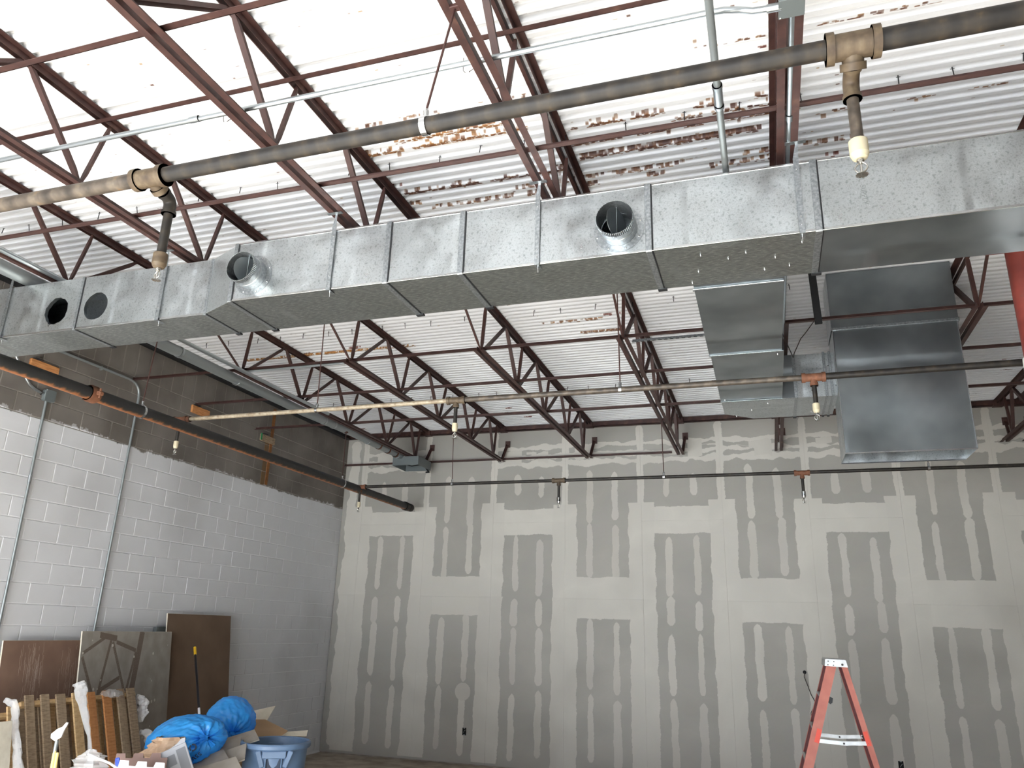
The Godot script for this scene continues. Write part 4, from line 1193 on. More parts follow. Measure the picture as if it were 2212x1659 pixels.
func conduits() -> void:
	# crossing conduit and its box under the conduit joist
	var o := thing("conduit_run", "thin shiny conduit crossing on the bottom chords, kicked into the square junction box", "conduit")
	var b := B.new()
	tube(b, [P(-6.95, 2.712, -2.93), P(-0.1, 2.712, -2.935), P(-0.02, 2.7, -2.925), P(0.05, 2.66, -2.9), P(0.1, 2.635, -2.895), P(0.2, 2.628, -2.895)], 0.0145, 14)
	part("tube", b, M.conduit, o)
	b = B.new()
	for x in [-2.93, 0.19]:
		tube(b, [P(x - 0.03, 2.712 if x < 0 else 2.629, -2.93 if x < 0 else -2.895), P(x + 0.03, 2.712 if x < 0 else 2.628, -2.93 if x < 0 else -2.895)], 0.019, 14)
	part("coupling", b, M.conduit, o)
	b = B.new()
	for x in [-2.72, -1.27]:
		for e in [-1.0, 1.0]:
			tube(b, [P(x + e * 0.02, 2.745, -2.93), P(x + e * 0.03, 2.69, -2.955), P(x + e * 0.01, 2.66, -2.94)], 0.002, 5)
	part("tie_wire", b, M.wire, o)
	o = thing("junction_box", "square grey junction box below the joist at the top of the picture", "junction box")
	jbox(o, P(0.262, 2.632, -2.9), Vector3(0.105, 0.035, 0.105), Vector3.DOWN)
	o = thing("conduit_run", "shiny conduit lying in the slot of the joist below the square junction box", "conduit")
	b = B.new()
	tube(b, [P(0.272, 2.664, ZF - 0.2), P(0.272, 2.664, -7.1)], 0.0165, 14)
	part("tube", b, M.conduit, o)
	b = B.new()
	for z in [-3.72, -5.4]:
		tube(b, [P(0.272, 2.664, z), P(0.272, 2.664, z - 0.05)], 0.021, 14)
	part("coupling", b, M.conduit, o)
	o = thing("conduit_run", "upright looking grey conduit running back above the duct, left of the junction box", "conduit")
	b = B.new()
	tube(b, [P(-0.073, 2.615, ZF - 0.2), P(-0.081, 2.615, -5.4)], 0.0185, 14)
	part("tube", b, M.conduit_grey, o)
	b = B.new()
	tube(b, [P(-0.0795, 2.615, -3.34), P(-0.08, 2.615, -3.47)], 0.0235, 14)
	for z in [-3.32, -3.48]:
		tube(b, [P(-0.08, 2.615, z), P(-0.08, 2.615, z - 0.02)], 0.026, 14)
	part("coupling", b, M.conduit, o)
	# along the first bridging behind the duct
	b = B.new()
	tube(b, [P(-5.42, 2.668, -6.8), P(-4.17, 2.668, -6.8)], 0.013, 12)
	single("conduit_run", b, M.conduit, "short bright conduit under the bridging between the first two joists behind the duct", "conduit")
	o = thing("perforated_strut", "slotted galvanised strut beside the bridging, left of the square branch duct", "strut")
	b = B.new()
	bar(b, P(-1.1, 2.668, -6.88), P(0.2, 2.668, -6.88), Vector3.BACK, Vector3.UP, -0.03, 0.0, 0, 0.004)
	bar(b, P(-1.1, 2.668, -6.88), P(0.2, 2.668, -6.88), Vector3.BACK, Vector3.UP, -0.03, -0.027, 0, 0.03)
	part("channel", b, M.galv_trim, o)
	b = B.new()
	for k in 22:
		bx(b, P(-1.07 + k * 0.055, 2.6672, -6.902), P(-1.04 + k * 0.055, 2.668, -6.888))
	part("slot", b, M.dark_hole, o)
	# fat conduit under the joist by the wall
	o = thing("fat_conduit", "fat grey conduit strapped along the joist nearest the block wall", "conduit")
	b = B.new()
	tube(b, [P(-5.612, 2.62, ZF - 0.2), P(-5.612, 2.62, -8.3), P(-5.612, 2.655, -9.4), P(-5.612, 2.66, -11.15)], 0.056, 24)
	part("tube", b, M.conduit_grey, o)
	for z in [-5.95, -8.75, -9.0, -10.35, -10.65, -10.92]:
		b = B.new()
		var yy := 2.62 if z > -8.3 else lerpf(2.62, 2.655, clampf((-8.3 - z) / 1.1, 0, 1))
		tube(b, [P(-5.612, yy, z), P(-5.612, yy, z - 0.03)], 0.0605, 24)
		part("coupling", b, M.conduit if z > -10 else M.fitting_rust, o)
	for z in [-6.9, -10.0, -11.0]:
		b = B.new()
		var pts := []
		for i in 17:
			var a := PI * 1.15 * i / 16.0 - PI * 0.6
			pts.append(P(-5.612 + 0.062 * sin(a - 0.9), (2.62 if z > -8 else 2.658) - 0.062 * cos(a - 0.9), z))
		tube(b, pts, 0.007, 6)
		part("strap", b, M.conduit, o)
	b = B.new()
	tube(b, [P(-5.385, 2.64, ZF - 0.2), P(-5.385, 2.64, -8.5)], 0.021, 14)
	single("conduit_run", b, M.conduit, "grey conduit beside the bottom chord nearest the wall, next to the fat conduit", "conduit")
	# trough box
	o = thing("cable_trough", "grey open-bottomed trough box where the fat conduit ends by the back wall", "junction box")
	b = B.new()
	sheet_box(b, P(-5.74, 2.5, -11.62), P(-5.28, 2.645, -11.12), "lrtfk")
	part("casing", b, M.box_grey, o)
	b = B.new()
	tube(b, [P(-5.62, 2.56, -11.3), P(-5.5, 2.53, -11.35), P(-5.42, 2.57, -11.45), P(-5.5, 2.6, -11.5)], 0.008, 8)
	tube(b, [P(-5.33, 2.53, -11.55), P(-5.3, 2.47, -11.6), P(-5.36, 2.475, -11.62)], 0.016, 8)
	part("cable", b, M.seam_black, o)
	# wall conduits
	o = thing("wall_conduit", "left conduit on the block wall, from a square box down behind the boards", "conduit")
	b = B.new()
	var w := XL + 0.024
	tube(b, [P(w, 2.16, -5.755), P(w, 0.0, -5.785), P(w, -1.3, -5.8)], 0.014, 12)
	part("tube", b, M.conduit_grey, o)
	b = B.new()
	var pl := [P(w, 2.62, -5.2), P(w, 2.34, -5.42)]
	pl.append_array([P(w, 2.235, -5.53), P(w, 2.205, -5.6), P(w, 2.195, -5.66), P(w, 2.19, -5.73)])
	tube(b, pl, 0.014, 12)
	part("tube", b, M.conduit, o)
	b = B.new()
	tube(b, [P(w, 1.35, -5.766), P(w, 1.28, -5.767)], 0.018, 12)
	tube(b, [P(w, 2.19, -5.68), P(w, 2.19, -5.71)], 0.02, 12)
	part("coupling", b, M.conduit, o)
	o = thing("junction_box", "square grey box on the block wall under the black main", "junction box")
	jbox(o, P(XL + 0.03, 2.18, -5.765), Vector3(0.055, 0.12, 0.12), Vector3.RIGHT)
	o = thing("wall_conduit", "right conduit on the block wall that bends round under the soldier course", "conduit")
	b = B.new()
	var q := [P(w, 2.69, -4.4)]
	q.append_array(bend(P(w, 2.69, -6.6), P(w, 2.69, -6.95), P(w, 2.3, -6.95), 0.2, 10))
	q.append_array([P(w, 0.0, -6.93), P(w, -1.2, -6.92)])
	tube(b, q, 0.0145, 12)
	part("tube", b, M.conduit_grey, o)
	b = B.new()
	tube(b, [P(w, 1.36, -6.94), P(w, 1.29, -6.94)], 0.0185, 12)
	for z in [-6.35, -5.5]:
		bx(b, P(XL, 2.662, z - 0.012), P(XL + 0.03, 2.71, z + 0.012), 0.003)
	part("coupling", b, M.conduit, o)
	o = thing("junction_box", "flat grey panel box on the wall behind the grey and brown boards", "junction box")
	jbox(o, P(XL + 0.03, -0.2, -7.93), Vector3(0.06, 0.22, 0.22), Vector3.RIGHT)
	# timber blocks where bridging meets the wall
	for e in [[-5.66, 2.46, M.wood_orange, "orange timber block set in the bare wall above the square box"], [-8.03, 2.64, M.wood_orange, "timber block in the bare wall at the end of a bridging angle"], [-9.53, 2.62, M.wood_grey, "grey timber block in the bare wall with a green tag"]]:
		b = B.new()
		box(b, at(P(XL + 0.01, e[1], e[0])), Vector3(0.035, 0.1, 0.34), 0.004)
		var t := single("timber_block", b, e[2], e[3], "wood block", "timber blocks set in the wall")
		b = B.new()
		box(b, at(P(XL + 0.03, e[1] + 0.055, e[0] + 0.1)), Vector3(0.06, 0.01, 0.09), 0.002)
		part("anchor_plate", b, M.seam_black, t)
		if e[0] < -9.0:
			b = B.new()
			box(b, at(P(XL + 0.03, e[1] + 0.005, e[0] + 0.175)), Vector3(0.008, 0.1, 0.035), 0.002)
			part("green_tag", b, M.green_tag, t)
	b = B.new()
	bx(b, P(XL, 1.95, -9.665), P(XL + 0.012, 3.12, -9.60), 0.003)
	single("rusty_flat_bar", b, M.pipe_rust, "rusty brown flat bar standing against the bare upper wall", "steel bar")
	# outlet cut-outs and the loose cable on the drywall
	for e in [[-4.578, -1.497, "black outlet box low in the drywall left of its middle"], [1.447, -1.52, "black outlet box low in the drywall right of the ladder"]]:
		o = thing("outlet_box", e[2], "outlet")
		o.position = P(e[0], e[1], ZB)
		b = B.new()
		box(b, at(Vector3(0, 0, 0.001)), Vector3(0.062, 0.105, 0.006), 0.002)
		part("opening", b, M.dark_hole, o)
		b = B.new()
		for s in [-1.0, 1.0]:
			bx(b, Vector3(-0.012, s * 0.046 - 0.005, 0.003), Vector3(0.012, s * 0.046 + 0.005, 0.007), 0.001)
		tube(b, [Vector3(-0.015, -0.02, 0.004), Vector3(0.005, 0.01, 0.012), Vector3(0.016, 0.02, 0.004)], 0.003, 6)
		part("terminal", b, M.conduit_grey, o)
	o = thing("loose_cable", "thin dark cable hanging out of a hole in the drywall beside the ladder", "cable")
	b = B.new()
	tube(b, [P(0.372, -0.44, ZB + 0.01), P(0.36, -0.5, ZB + 0.06), P(0.4, -0.62, ZB + 0.05), P(0.43, -0.72, ZB + 0.03), P(0.47, -0.8, ZB + 0.02), P(0.46, -0.87, ZB + 0.02), P(0.41, -0.95, ZB + 0.02), P(0.41, -1.03, ZB + 0.02), P(0.47, -1.15, ZB + 0.015)], 0.005, 6)
	part("cable", b, M.wire, o)
	b = B.new()
	lathe(b, Transform3D(Basis.from_euler(Vector3(PI / 2, 0, 0)), P(0.372, -0.44, ZB)), [Vector2(0, 0.004), Vector2(0.024, 0.003), Vector2(0.022, 0.0)], 14)
	part("hole", b, M.dark_hole, o)

# ---------------------------------------------------------------- loose things along the block wall
func lean_xf(xb: float, zc: float, t: float) -> Transform3D:      # x out of the face, y up the board, z along the wall
	return Transform3D(Basis(Vector3(cos(t), sin(t), 0), Vector3(-sin(t), cos(t), 0), Vector3(0, 0, 1)), Vector3(xb, 0, zc))

func boards() -> void:
	# [foot x, z near, z far, length, lean, face, edge label]
	var list := [[-6.74, -5.80, -7.04, 1.735, 0.115, "board_dripped", "brown drywall sheet with pale drips leaning at the left edge of the picture"],
		[-6.62, -6.60, -7.91, 1.83, 0.12, "board_striped", "grey drywall sheet with dark criss-cross stripes, leaning on the block wall"],
		[-6.685, -7.91, -9.10, 2.043, 0.125, "board_brown", "tall plain brown drywall sheet leaning right of the striped grey sheet"],
		[-6.75, -8.3, -9.20, 1.80, 0.135, "board_brown", "shorter brown sheet whose edge peeks out behind the tall brown sheet"]]
	for e in list:
		var t: float = e[4]
		var L: float = e[3]
		var o := thing("drywall_sheet", e[6], "drywall sheet", Vector3.ZERO, "sheets leaning on the block wall")
		o.transform = lean_xf(e[0], (e[1] + e[2]) / 2, t)
		var W: float = absf(e[2] - e[1])
		var b := B.new()
		box(b, at(Vector3(-0.011, L / 2 + 0.003, 0)), Vector3(0.018, L - 0.002, W - 0.002), 0.001)
		part("core", b, M.gypsum, o)
		b = B.new()
		bx(b, Vector3(-0.002, 0.004, -W / 2), Vector3(0.0, L, W / 2))
		for i in b.v.size(): b.t[i] = Vector2((W / 2 - b.v[i].z) / W, (L - b.v[i].y) / L)
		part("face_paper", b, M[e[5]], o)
	# pale scrap at the extreme left
	var b := B.new()
	box(b, Transform3D(lean_xf(-5.98, -5.26, 0.2).basis, Vector3(-6.12, 0.56, -5.34)), Vector3(0.013, 1.1, 0.22), 0.002)
	single("drywall_scrap", b, M.gypsum, "narrow pale drywall offcut leaning at the left end of the pallets", "drywall sheet")

func pallet(o: Node3D, slats: Array, z0: float, z1: float, L: float, zc: float, thick: float, mats: Array) -> void:
	for i in slats.size():
		var s: Array = slats[i]
		var b := B.new()
		box(b, at(Vector3(-0.009 + rng.randf_range(-0.003, 0.001), L / 2 + rng.randf_range(-0.012, 0.008), (s[0] + s[1]) / 2 - zc), Vector3(rng.randf_range(-0.012, 0.012), 0, 0)), Vector3(0.019, L, absf(s[0] - s[1])), 0.003)
		part("slat", b, mats[i % mats.size()], o)
	for y in [0.06, L * 0.5, L - 0.06]:
		var b := B.new()
		box(b, at(Vector3(-0.019 - (thick - 0.038) / 2, y, (z0 + z1) / 2 - zc)), Vector3(thick - 0.038, 0.04, absf(z1 - z0)), 0.003)
		part("stringer", b, M.wood_pale if y > L * 0.7 else M.wood_orange, o)
	for k in 6:
		var z := lerpf(z0 - 0.06, z1 + 0.06, k / 5.0)
		var b := B.new()
		box(b, at(Vector3(-thick + 0.0095, L / 2, z - zc)), Vector3(0.018, L, 0.1), 0.003)
		part("back_slat", b, M.wood_grey, o)

func pallets() -> void:
	rng.seed = 31
	var sl := [[-5.632, -5.722], [-5.797, -5.887], [-5.967, -6.07], [-6.143, -6.24], [-6.322, -6.419], [-6.508, -6.614], [-6.691, -6.79], [-6.82, -6.927]]
	var o := thing("pallet", "front timber pallet of eight upright slats leaning on the sheets", "pallet", Vector3.ZERO, "leaning pallets")
	o.transform = lean_xf(-5.88, -6.28, 0.353)
	pallet(o, sl, -5.61, -6.95, 1.36, -6.28, 0.13, [M.wood_grey, M.wood_grey, M.wood_grey, M.wood_pale, M.wood_orange, M.wood_orange, M.wood_grey, M.wood_grey])
	var c := thing("pallet", "pale timber pallet behind the front one, its ends showing at the left", "pallet", Vector3.ZERO, "leaning pallets")
	c.transform = lean_xf(-6.02, -6.2, 0.345)
	var s2 := []
	for k in 7: s2.append([-5.56 - k * 0.2, -5.66 - k * 0.2])
	pallet(c, s2, -5.48, -6.85, 1.26, -6.2, 0.13, [M.wood_pale, M.wood_grey, M.wood_pale])
	c = thing("pallet", "rearmost pale pallet of the leaning stack, its corner showing past the others", "pallet", Vector3.ZERO, "leaning pallets")
	c.transform = lean_xf(-6.16, -6.1, 0.34)
	pallet(c, s2, -5.38, -6.72, 1.18, -6.2, 0.13, [M.wood_pale, M.wood_orange])
	# stretch film caught on the pallets
	for e in [[[Vector3(-6.27, 1.37, -6.12), Vector3(-6.24, 1.30, -6.13), Vector3(-6.16, 1.14, -6.13), Vector3(-6.04, 0.9, -6.13), Vector3(-5.9, 0.6, -6.1), Vector3(-5.86, 0.4, -6.1)], [0.05, 0.06, 0.035, 0.018, 0.03, 0.05], "twisted clear film strip hanging down the middle of the front pallet"],
		[[Vector3(-6.42, 1.25, -5.50), Vector3(-6.32, 1.22, -5.52), Vector3(-6.26, 1.05, -5.52), Vector3(-6.16, 0.85, -5.50), Vector3(-6.02, 0.65, -5.46), Vector3(-5.9, 0.5, -5.44)], [0.02, 0.035, 0.03, 0.035, 0.05, 0.06], "clear film wisp trailing off the left end of the pallets"],
		[[Vector3(-6.36, 1.2, -6.97), Vector3(-6.33, 1.12, -7.06), Vector3(-6.30, 1.02, -7.05), Vector3(-6.26, 0.95, -6.99)], [0.02, 0.06, 0.05, 0.02], "clear film bulging out at the right top of the pallets"],
		[[Vector3(-6.22, 0.86, -6.95), Vector3(-6.19, 0.83, -7.06), Vector3(-6.16, 0.76, -7.05), Vector3(-6.14, 0.7, -6.98)], [0.02, 0.05, 0.045, 0.02], "clear film tuft at the right end of the pallets, half way down"],
		[[Vector3(-6.30, 1.25, -6.45), Vector3(-6.31, 1.24, -6.6), Vector3(-6.33, 1.23, -6.75)], [0.02, 0.045, 0.02], "clear film scrap stretched between orange slats"]]:
		var b := B.new()
		crumple(b, e[0], e[1], 0.35)
		single("film_strip", b, M.film, e[2], "plastic film", "film caught on the pallets")

func crumple(b: B, pts: Array, radii: Array, amp: float) -> void:      # loose crumpled tube of film
	var nz := noise(131, 6.0, 3)
	var n := 12
	var rows := []
	var m := 26
	for i in m + 1:
		var f := float(i) / m * (pts.size() - 1)
		var k := mini(int(f), pts.size() - 2)
		var p: Vector3 = pts[k].lerp(pts[k + 1], f - k)
		var r: float = lerpf(radii[k], radii[k + 1], f - k)
		var d: Vector3 = (pts[k + 1] - pts[k]).normalized()
		var s := d.cross(Vector3(0.3, 0.2, 1)).normalized()
		var u := s.cross(d)
		var row := []
		for j in n + 1:
			var a := TAU * j / n
			var q := p + s * cos(a) * r + u * sin(a) * r * 0.55
			q += (s * cos(a) + u * sin(a)) * r * amp * 1.4 * nz.get_noise_3dv(q * 3.0 + Vector3(cos(a), sin(a), 0) * 0.05)
			row.append(q)
		rows.append(row)
	for i in m:
		for j in n:
			b.q(rows[i][j], rows[i][j + 1], rows[i + 1][j + 1], rows[i + 1][j])

func bag(o: Node3D, c: Vector3, bas: Basis, rad: Vector3, knot: Vector3, seed_: int) -> void:    # knot: direction in the bag's own axes
	var b := B.new()
	var nz := noise(seed_, 1.1, 3)
	var kz := knot.normalized()
	var kx := kz.cross(Vector3.UP).normalized()
	var ky := kz.cross(kx)
	var nu := 96; var nv := 48
	var grid := []
	for j in nv + 1:
		var th := PI * j / nv
		var row := []
		for i in nu + 1:
			var ph := TAU * (i % nu) / nu
			var d := kz * cos(th) + (kx * cos(ph) + ky * sin(ph)) * sin(th)
			var near := exp(-pow(th / 0.75, 2.0))
			var r := 1.0 + 0.05 * nz.get_noise_3dv(d * 1.6) + 0.03 * nz.get_noise_3dv(d * 5.0)
			r += near * (0.05 * sin(ph * 9.0 + 2.0 * nz.get_noise_3dv(d * 3.0)) + 0.035 * sin(ph * 17.0 + 3.0))
			r -= 0.20 * exp(-pow(th / 0.4, 2.0))
			r -= absf(nz.get_noise_3dv(d * 3.0 + Vector3(7, 1, 2))) * 0.07
			var p := d * r * rad
			var low := -rad.y * 0.86
			if p.y < low: p.y = low + (p.y - low) * 0.25
			row.append(bas * p + c)
		grid.append(row)
	var nn := []
	for j in nv + 1:
		var row := []
		for i in nu + 1:
			var a: Vector3 = grid[j][(i + 1) % nu] - grid[j][(i + nu - 1) % nu]
			var e: Vector3 = grid[mini(j + 1, nv)][i] - grid[maxi(j - 1, 0)][i]
			var m := e.cross(a)
			if m.length() < 1e-9: m = (grid[j][i] - c)
			m = m.normalized()
			if m.dot(grid[j][i] - c) < 0: m = -m
			row.append(m)
		nn.append(row)
	for j in nv:
		for i in nu:
			b.tri(grid[j][i], grid[j + 1][i], grid[j + 1][i + 1], nn[j][i], nn[j + 1][i], nn[j + 1][i + 1])
			b.tri(grid[j][i], grid[j + 1][i + 1], grid[j][i + 1], nn[j][i], nn[j + 1][i + 1], nn[j][i + 1])
	part("sack", b, M.bag_blue, o)
	# the tied neck: a knot and two flaring tails
	b = B.new()
	var kp: Vector3 = grid[0][0]
	var kd := (bas * kz).normalized()
	var s1 := kd.cross(Vector3.UP).normalized()
	var s2 := s1.cross(kd)
	tube(b, [kp - kd * 0.01, kp + kd * 0.012, kp + kd * 0.03, kp + kd * 0.042], 0.02, 12, [0.026, 0.024, 0.02, 0.008])
	for e in [[s1, 1.0], [-s1 * 0.6 - s2, 0.85]]:
		for k in 6:
			var a0 := -0.5 + k / 6.0; var a1 := -0.5 + (k + 1) / 6.0
			var d0: Vector3 = (e[0] + s2 * a0 * 1.1 + kd * (0.3 + 0.22 * (k % 2))).normalized() * 0.1 * e[1]
			var d1: Vector3 = (e[0] + s2 * a1 * 1.1 + kd * (0.3 + 0.22 * ((k + 1) % 2))).normalized() * 0.1 * e[1]
			b.q(kp + kd * 0.02, kp + kd * 0.02 + d0, kp + kd * 0.02 + d1, kp + kd * 0.021)
			b.q(kp + kd * 0.02 + d0, kp + kd * 0.02 + d0 * 1.05 + kd * 0.003, kp + kd * 0.02 + d1 * 1.05, kp + kd * 0.02 + d1)
	part("tied_neck", b, M.bag_blue, o)

func print_on(o: Node3D, text: String, p: Vector3, n: Vector3, along: Vector3, size: float) -> void:
	var tm := TextMesh.new()
	var fnt := SystemFont.new(); fnt.font_names = PackedStringArray(["Droid Sans"]); fnt.font_weight = 700
	tm.font = fnt; tm.text = text; tm.font_size = 32; tm.pixel_size = size / 32.0; tm.depth = 0.001
	var mi := MeshInstance3D.new()
	mi.name = "printing"; mi.mesh = tm; mi.material_override = M.bag_print
	o.add_child(mi, true)
	var z := n.normalized()
	var x := (along - z * along.dot(z)).normalized()
	mi.transform = Transform3D(Basis(x, z.cross(x), z), p)

func rubbish() -> void:
	rng.seed = 41
	# cartons that carry the heap
	for e in [[Vector3(-4.75, 0.37, -5.28), Vector3(0.7, 0.74, 0.8), "brown carton under the loose rubbish, nearest the pallets"], [Vector3(-4.98, 0.37, -6.22), Vector3(0.7, 0.74, 0.9), "brown carton under the blue rubbish bags"], [Vector3(-5.0, 0.4, -7.2), Vector3(0.6, 0.8, 0.7), "brown carton under the tan offcuts behind the blue bags"]]:
		var o := thing("carton", e[2], "box", e[0] - Vector3(0, e[1].y / 2, 0), "cartons under the heap")
		var b := B.new()
		box(b, at(Vector3(0, e[1].y / 2, 0)), e[1], 0.006)
		part("carton_body", b, M.cardboard, o)
		b = B.new()
		bx(b, Vector3(-0.03, e[1].y - 0.001, -e[1].z / 2), Vector3(0.03, e[1].y + 0.001, e[1].z / 2))
		part("packing_tape", b, M.kraft, o)
	# broken drywall pieces under the bags: [centre, size(along, across), turn of long axis about y, slope, tilt toward viewer]
	var vx := Vector3(0.83, 0, -0.55); var vz := Vector3(0.55, 0, 0.83)
	var pcs := [[Vector3(-4.93, 0.765, -6.15), 0.62, 0.5, 0.06, 0.1, 0.03, "wide grey drywall offcut lowest under the blue bags"],
		[Vector3(-4.62, 0.80, -5.86), 0.5, 0.2, 0.34, 0.42, 0.0, "cream-edged drywall offcut sticking out below the front blue bag"],
		[Vector3(-4.5, 0.84, -6.0), 0.46, 0.22, 0.36, 0.5, 0.05, "cream-edged drywall offcut second up in the broken stack by the bin"],
		[Vector3(-4.66, 0.885, -6.14), 0.4, 0.17, 0.3, 0.55, -0.04, "cream-edged drywall offcut near the top of the broken stack by the bin"],
		[Vector3(-4.64, 0.93, -6.3), 0.48, 0.2, 0.3, 0.4, 0.05, "topmost drywall offcut of the broken stack, against the blue bags"],
		[Vector3(-4.42, 0.78, -5.78), 0.5, 0.22, 0.3, 0.5, -0.08, "lowest drywall offcut of the broken stack beside the bin"]]
	for e in pcs:
		var along: Vector3 = (vx + Vector3.UP * e[3] + vz * e[5]).normalized()
		var nrm: Vector3 = (Vector3.UP + vz * e[4])
		nrm = (nrm - along * nrm.dot(along)).normalized()
		var o := thing("drywall_offcut", e[6], "drywall scrap", Vector3.ZERO, "broken drywall under the bags")
		o.transform = Transform3D(Basis(along, nrm, along.cross(nrm)), e[0])
		var b := B.new()
		var poly := PackedVector2Array()
		for k in 4:
			var sx: float = [-1, 1, 1, -1][k]; var sy: float = [-1, -1, 1, 1][k]
			poly.append(Vector2(sx * e[1] * 0.5 + rng.randf_range(-0.03, 0.03), sy * e[2] * 0.5 + rng.randf_range(-0.02, 0.02)))
		prism(b, poly, Transform3D(Basis(Vector3.RIGHT, Vector3.FORWARD, Vector3.UP), Vector3(0, 0.0075, 0)), 0.013)
		part("core", b, M.gypsum, o)
		b = B.new()
		prism(b, poly, Transform3D(Basis(Vector3.RIGHT, Vector3.FORWARD, Vector3.UP), Vector3(0, 0.009, 0)), 0.0015)
		part("face_paper", b, M.paper_grey, o)
	# two blue bags
	var o := thing("rubbish_bag", "front blue rubbish bag lying on its side, printed, knot facing right", "rubbish bag", Vector3.ZERO, "blue rubbish bags")
	var bas := Basis(vx, Vector3.UP, vz) * Basis.from_euler(Vector3(0, 0, 0.16))
	var c1 := Vector3(-4.80, 0.985, -5.93)
	bag(o, c1, bas, Vector3(0.325, 0.205, 0.24), Vector3(0.62, 0.06, 0.78), 141)
	for e in [["GLASS", Vector3(0.1, -0.1, 0.222), 0.06, 0.9], ["LIXO", Vector3(0.03, 0.03, 0.24), 0.0, 0.0]]:
		if e[3] > 0.0:
			print_on(o, e[0], c1 + bas * Vector3(0.07, -0.125, 0.205), bas * Vector3(0.12, -0.45, 0.9), bas * Vector3(1, 0.45, 0.2), 0.05)
	var ring := B.new()                                   # the round loop mark
	for k in 20:
		if k % 7 == 6: continue
		var a0 := TAU * k / 20.0; var a1 := TAU * (k + 1) / 20.0
		var cc := Vector3(0.075, -0.035, 0.243)
		var q := func(a, r): return c1 + bas * (cc + Vector3(cos(a) * r, sin(a) * r, -0.3 * r * r - 0.1 * cos(a) * r))
		ring.q(q.call(a0, 0.018), q.call(a0, 0.03), q.call(a1, 0.03), q.call(a1, 0.018))
	part("printed_mark", ring, M.bag_print, o)
	var lines := B.new()
	for k in 4:
		var y := 0.06 - k * 0.03
		lines.q(c1 + bas * Vector3(-0.2, y - 0.003, 0.2), c1 + bas * Vector3(-0.06, y - 0.003, 0.238), c1 + bas * Vector3(-0.06, y + 0.003, 0.238), c1 + bas * Vector3(-0.2, y + 0.003, 0.2))
	part("printed_lines", lines, M.bag_print, o)
	o = thing("rubbish_bag", "rear round blue rubbish bag above the front one, with trailing knot", "rubbish bag", Vector3.ZERO, "blue rubbish bags")
	bag(o, Vector3(-4.90, 1.052, -6.62), Basis(vx, Vector3.UP, vz) * Basis.from_euler(Vector3(0, 0, 0.3)), Vector3(0.232, 0.235, 0.235), Vector3(0.12, -0.42, 0.9), 151)
	# tan offcuts behind the bin
	for e in [[PackedVector2Array([Vector2(-0.2, -0.14), Vector2(0.02, -0.08), Vector2(0.14, 0.17), Vector2(-0.2, 0.09)]), Vector3(-4.98, 0.99, -7.2), 0.35, "gypsum", "pale torn drywall corner sticking up right of the rear blue bag"],
		[PackedVector2Array([Vector2(-0.2, -0.1), Vector2(0.14, -0.1), Vector2(0.25, -0.01), Vector2(0.02, 0.1), Vector2(-0.2, 0.1)]), Vector3(-4.86, 0.95, -7.08), 0.5, "cardboard", "tan cardboard offcut lying behind the blue bin"],
		[PackedVector2Array([Vector2(-0.22, -0.03), Vector2(0.2, -0.03), Vector2(0.21, 0.03), Vector2(-0.2, 0.0)]), Vector3(-4.72, 0.905, -7.3), 0.6, "gypsum", "pale drywall strip showing just above the rim of the blue bin"]]:
		var b := B.new()
		var n3: Vector3 = (vz + Vector3.UP * e[2]).normalized()
		var up := (Vector3.UP - n3 * n3.y).normalized()
		prism(b, e[0], Transform3D(Basis(up.cross(n3), up, n3), e[1]), 0.013)
		single("offcut", b, M[e[3]], e[4], "offcut", "offcuts behind the bin")
	# crumpled brown paper bag with red print
	o = thing("paper_bag", "crumpled brown paper bag with red print, left of the front blue bag", "paper bag")
	var pb := B.new(); var rp := B.new()
	var nz := noise(161, 2.2, 2)
	var gr := []
	for j in 13:
		var row := []
		for i in 17:
			var a := TAU * i / 16.0
			var yy := -0.15 + 0.29 * j / 12.0
			var r := 0.13 * (1.0 - 0.35 * pow(j / 12.0, 3.0)) * (1.0 + 0.5 * nz.get_noise_3d(cos(a) * 2.0, sin(a) * 2.0, yy * 9.0))
			row.append(Vector3(-4.78, 0.905, -5.66) + vx * (cos(a) * r * 1.25 + 0.22 * yy) + vz * sin(a) * r * 0.75 + Vector3.UP * yy)
		gr.append(row)
	for j in 12:
		for i in 16:
			var t := rp if i in [11, 12, 13] and j in [5, 6, 7, 8, 9] else pb
			t.q(gr[j][(i + 1)], gr[j][i], gr[j + 1][i], gr[j + 1][i + 1])
	part("paper", pb, M.kraft, o)
	part("red_print", rp, M.red_print, o)
	# grey printed box lid tilted against the bags
	o = thing("printed_box", "grey printed cardboard box standing tilted in front of the blue bag", "box")
	o.transform = Transform3D(Basis(vx, Vector3.UP, vz) * Basis.from_euler(Vector3(-0.25, 0.15, 0.42)), Vector3(-4.55, 0.86, -5.5))
	var gb := B.new()
	box(gb, Transform3D.IDENTITY, Vector3(0.27, 0.26, 0.11), 0.006)
	part("carton_body", gb, M.grey_print, o)
	gb = B.new()
	for e in [[-0.12, -0.04, -0.02, 0.06], [0.05, -0.1, 0.12, 0.1], [-0.02, 0.0, 0.035, 0.08]]:
		bx(gb, Vector3(e[0], e[1], 0.0551), Vector3(e[2], e[3], 0.0558))
	part("printed_panel", gb, M.grey_print_dark, o)
	gb = B.new()
	bx(gb, Vector3(-0.06, -0.11, 0.0551), Vector3(0.035, -0.045, 0.0559))
	part("red_print", gb, M.red_print, o)
	gb = B.new()
	prism(gb, PackedVector2Array([Vector2(0.02, 0.13), Vector2(0.13, 0.13), Vector2(0.14, 0.16), Vector2(0.11, 0.165), Vector2(0.08, 0.145)]), at(Vector3(0, 0, 0.05)), 0.004)
	part("flap", gb, M.grey_print, o)
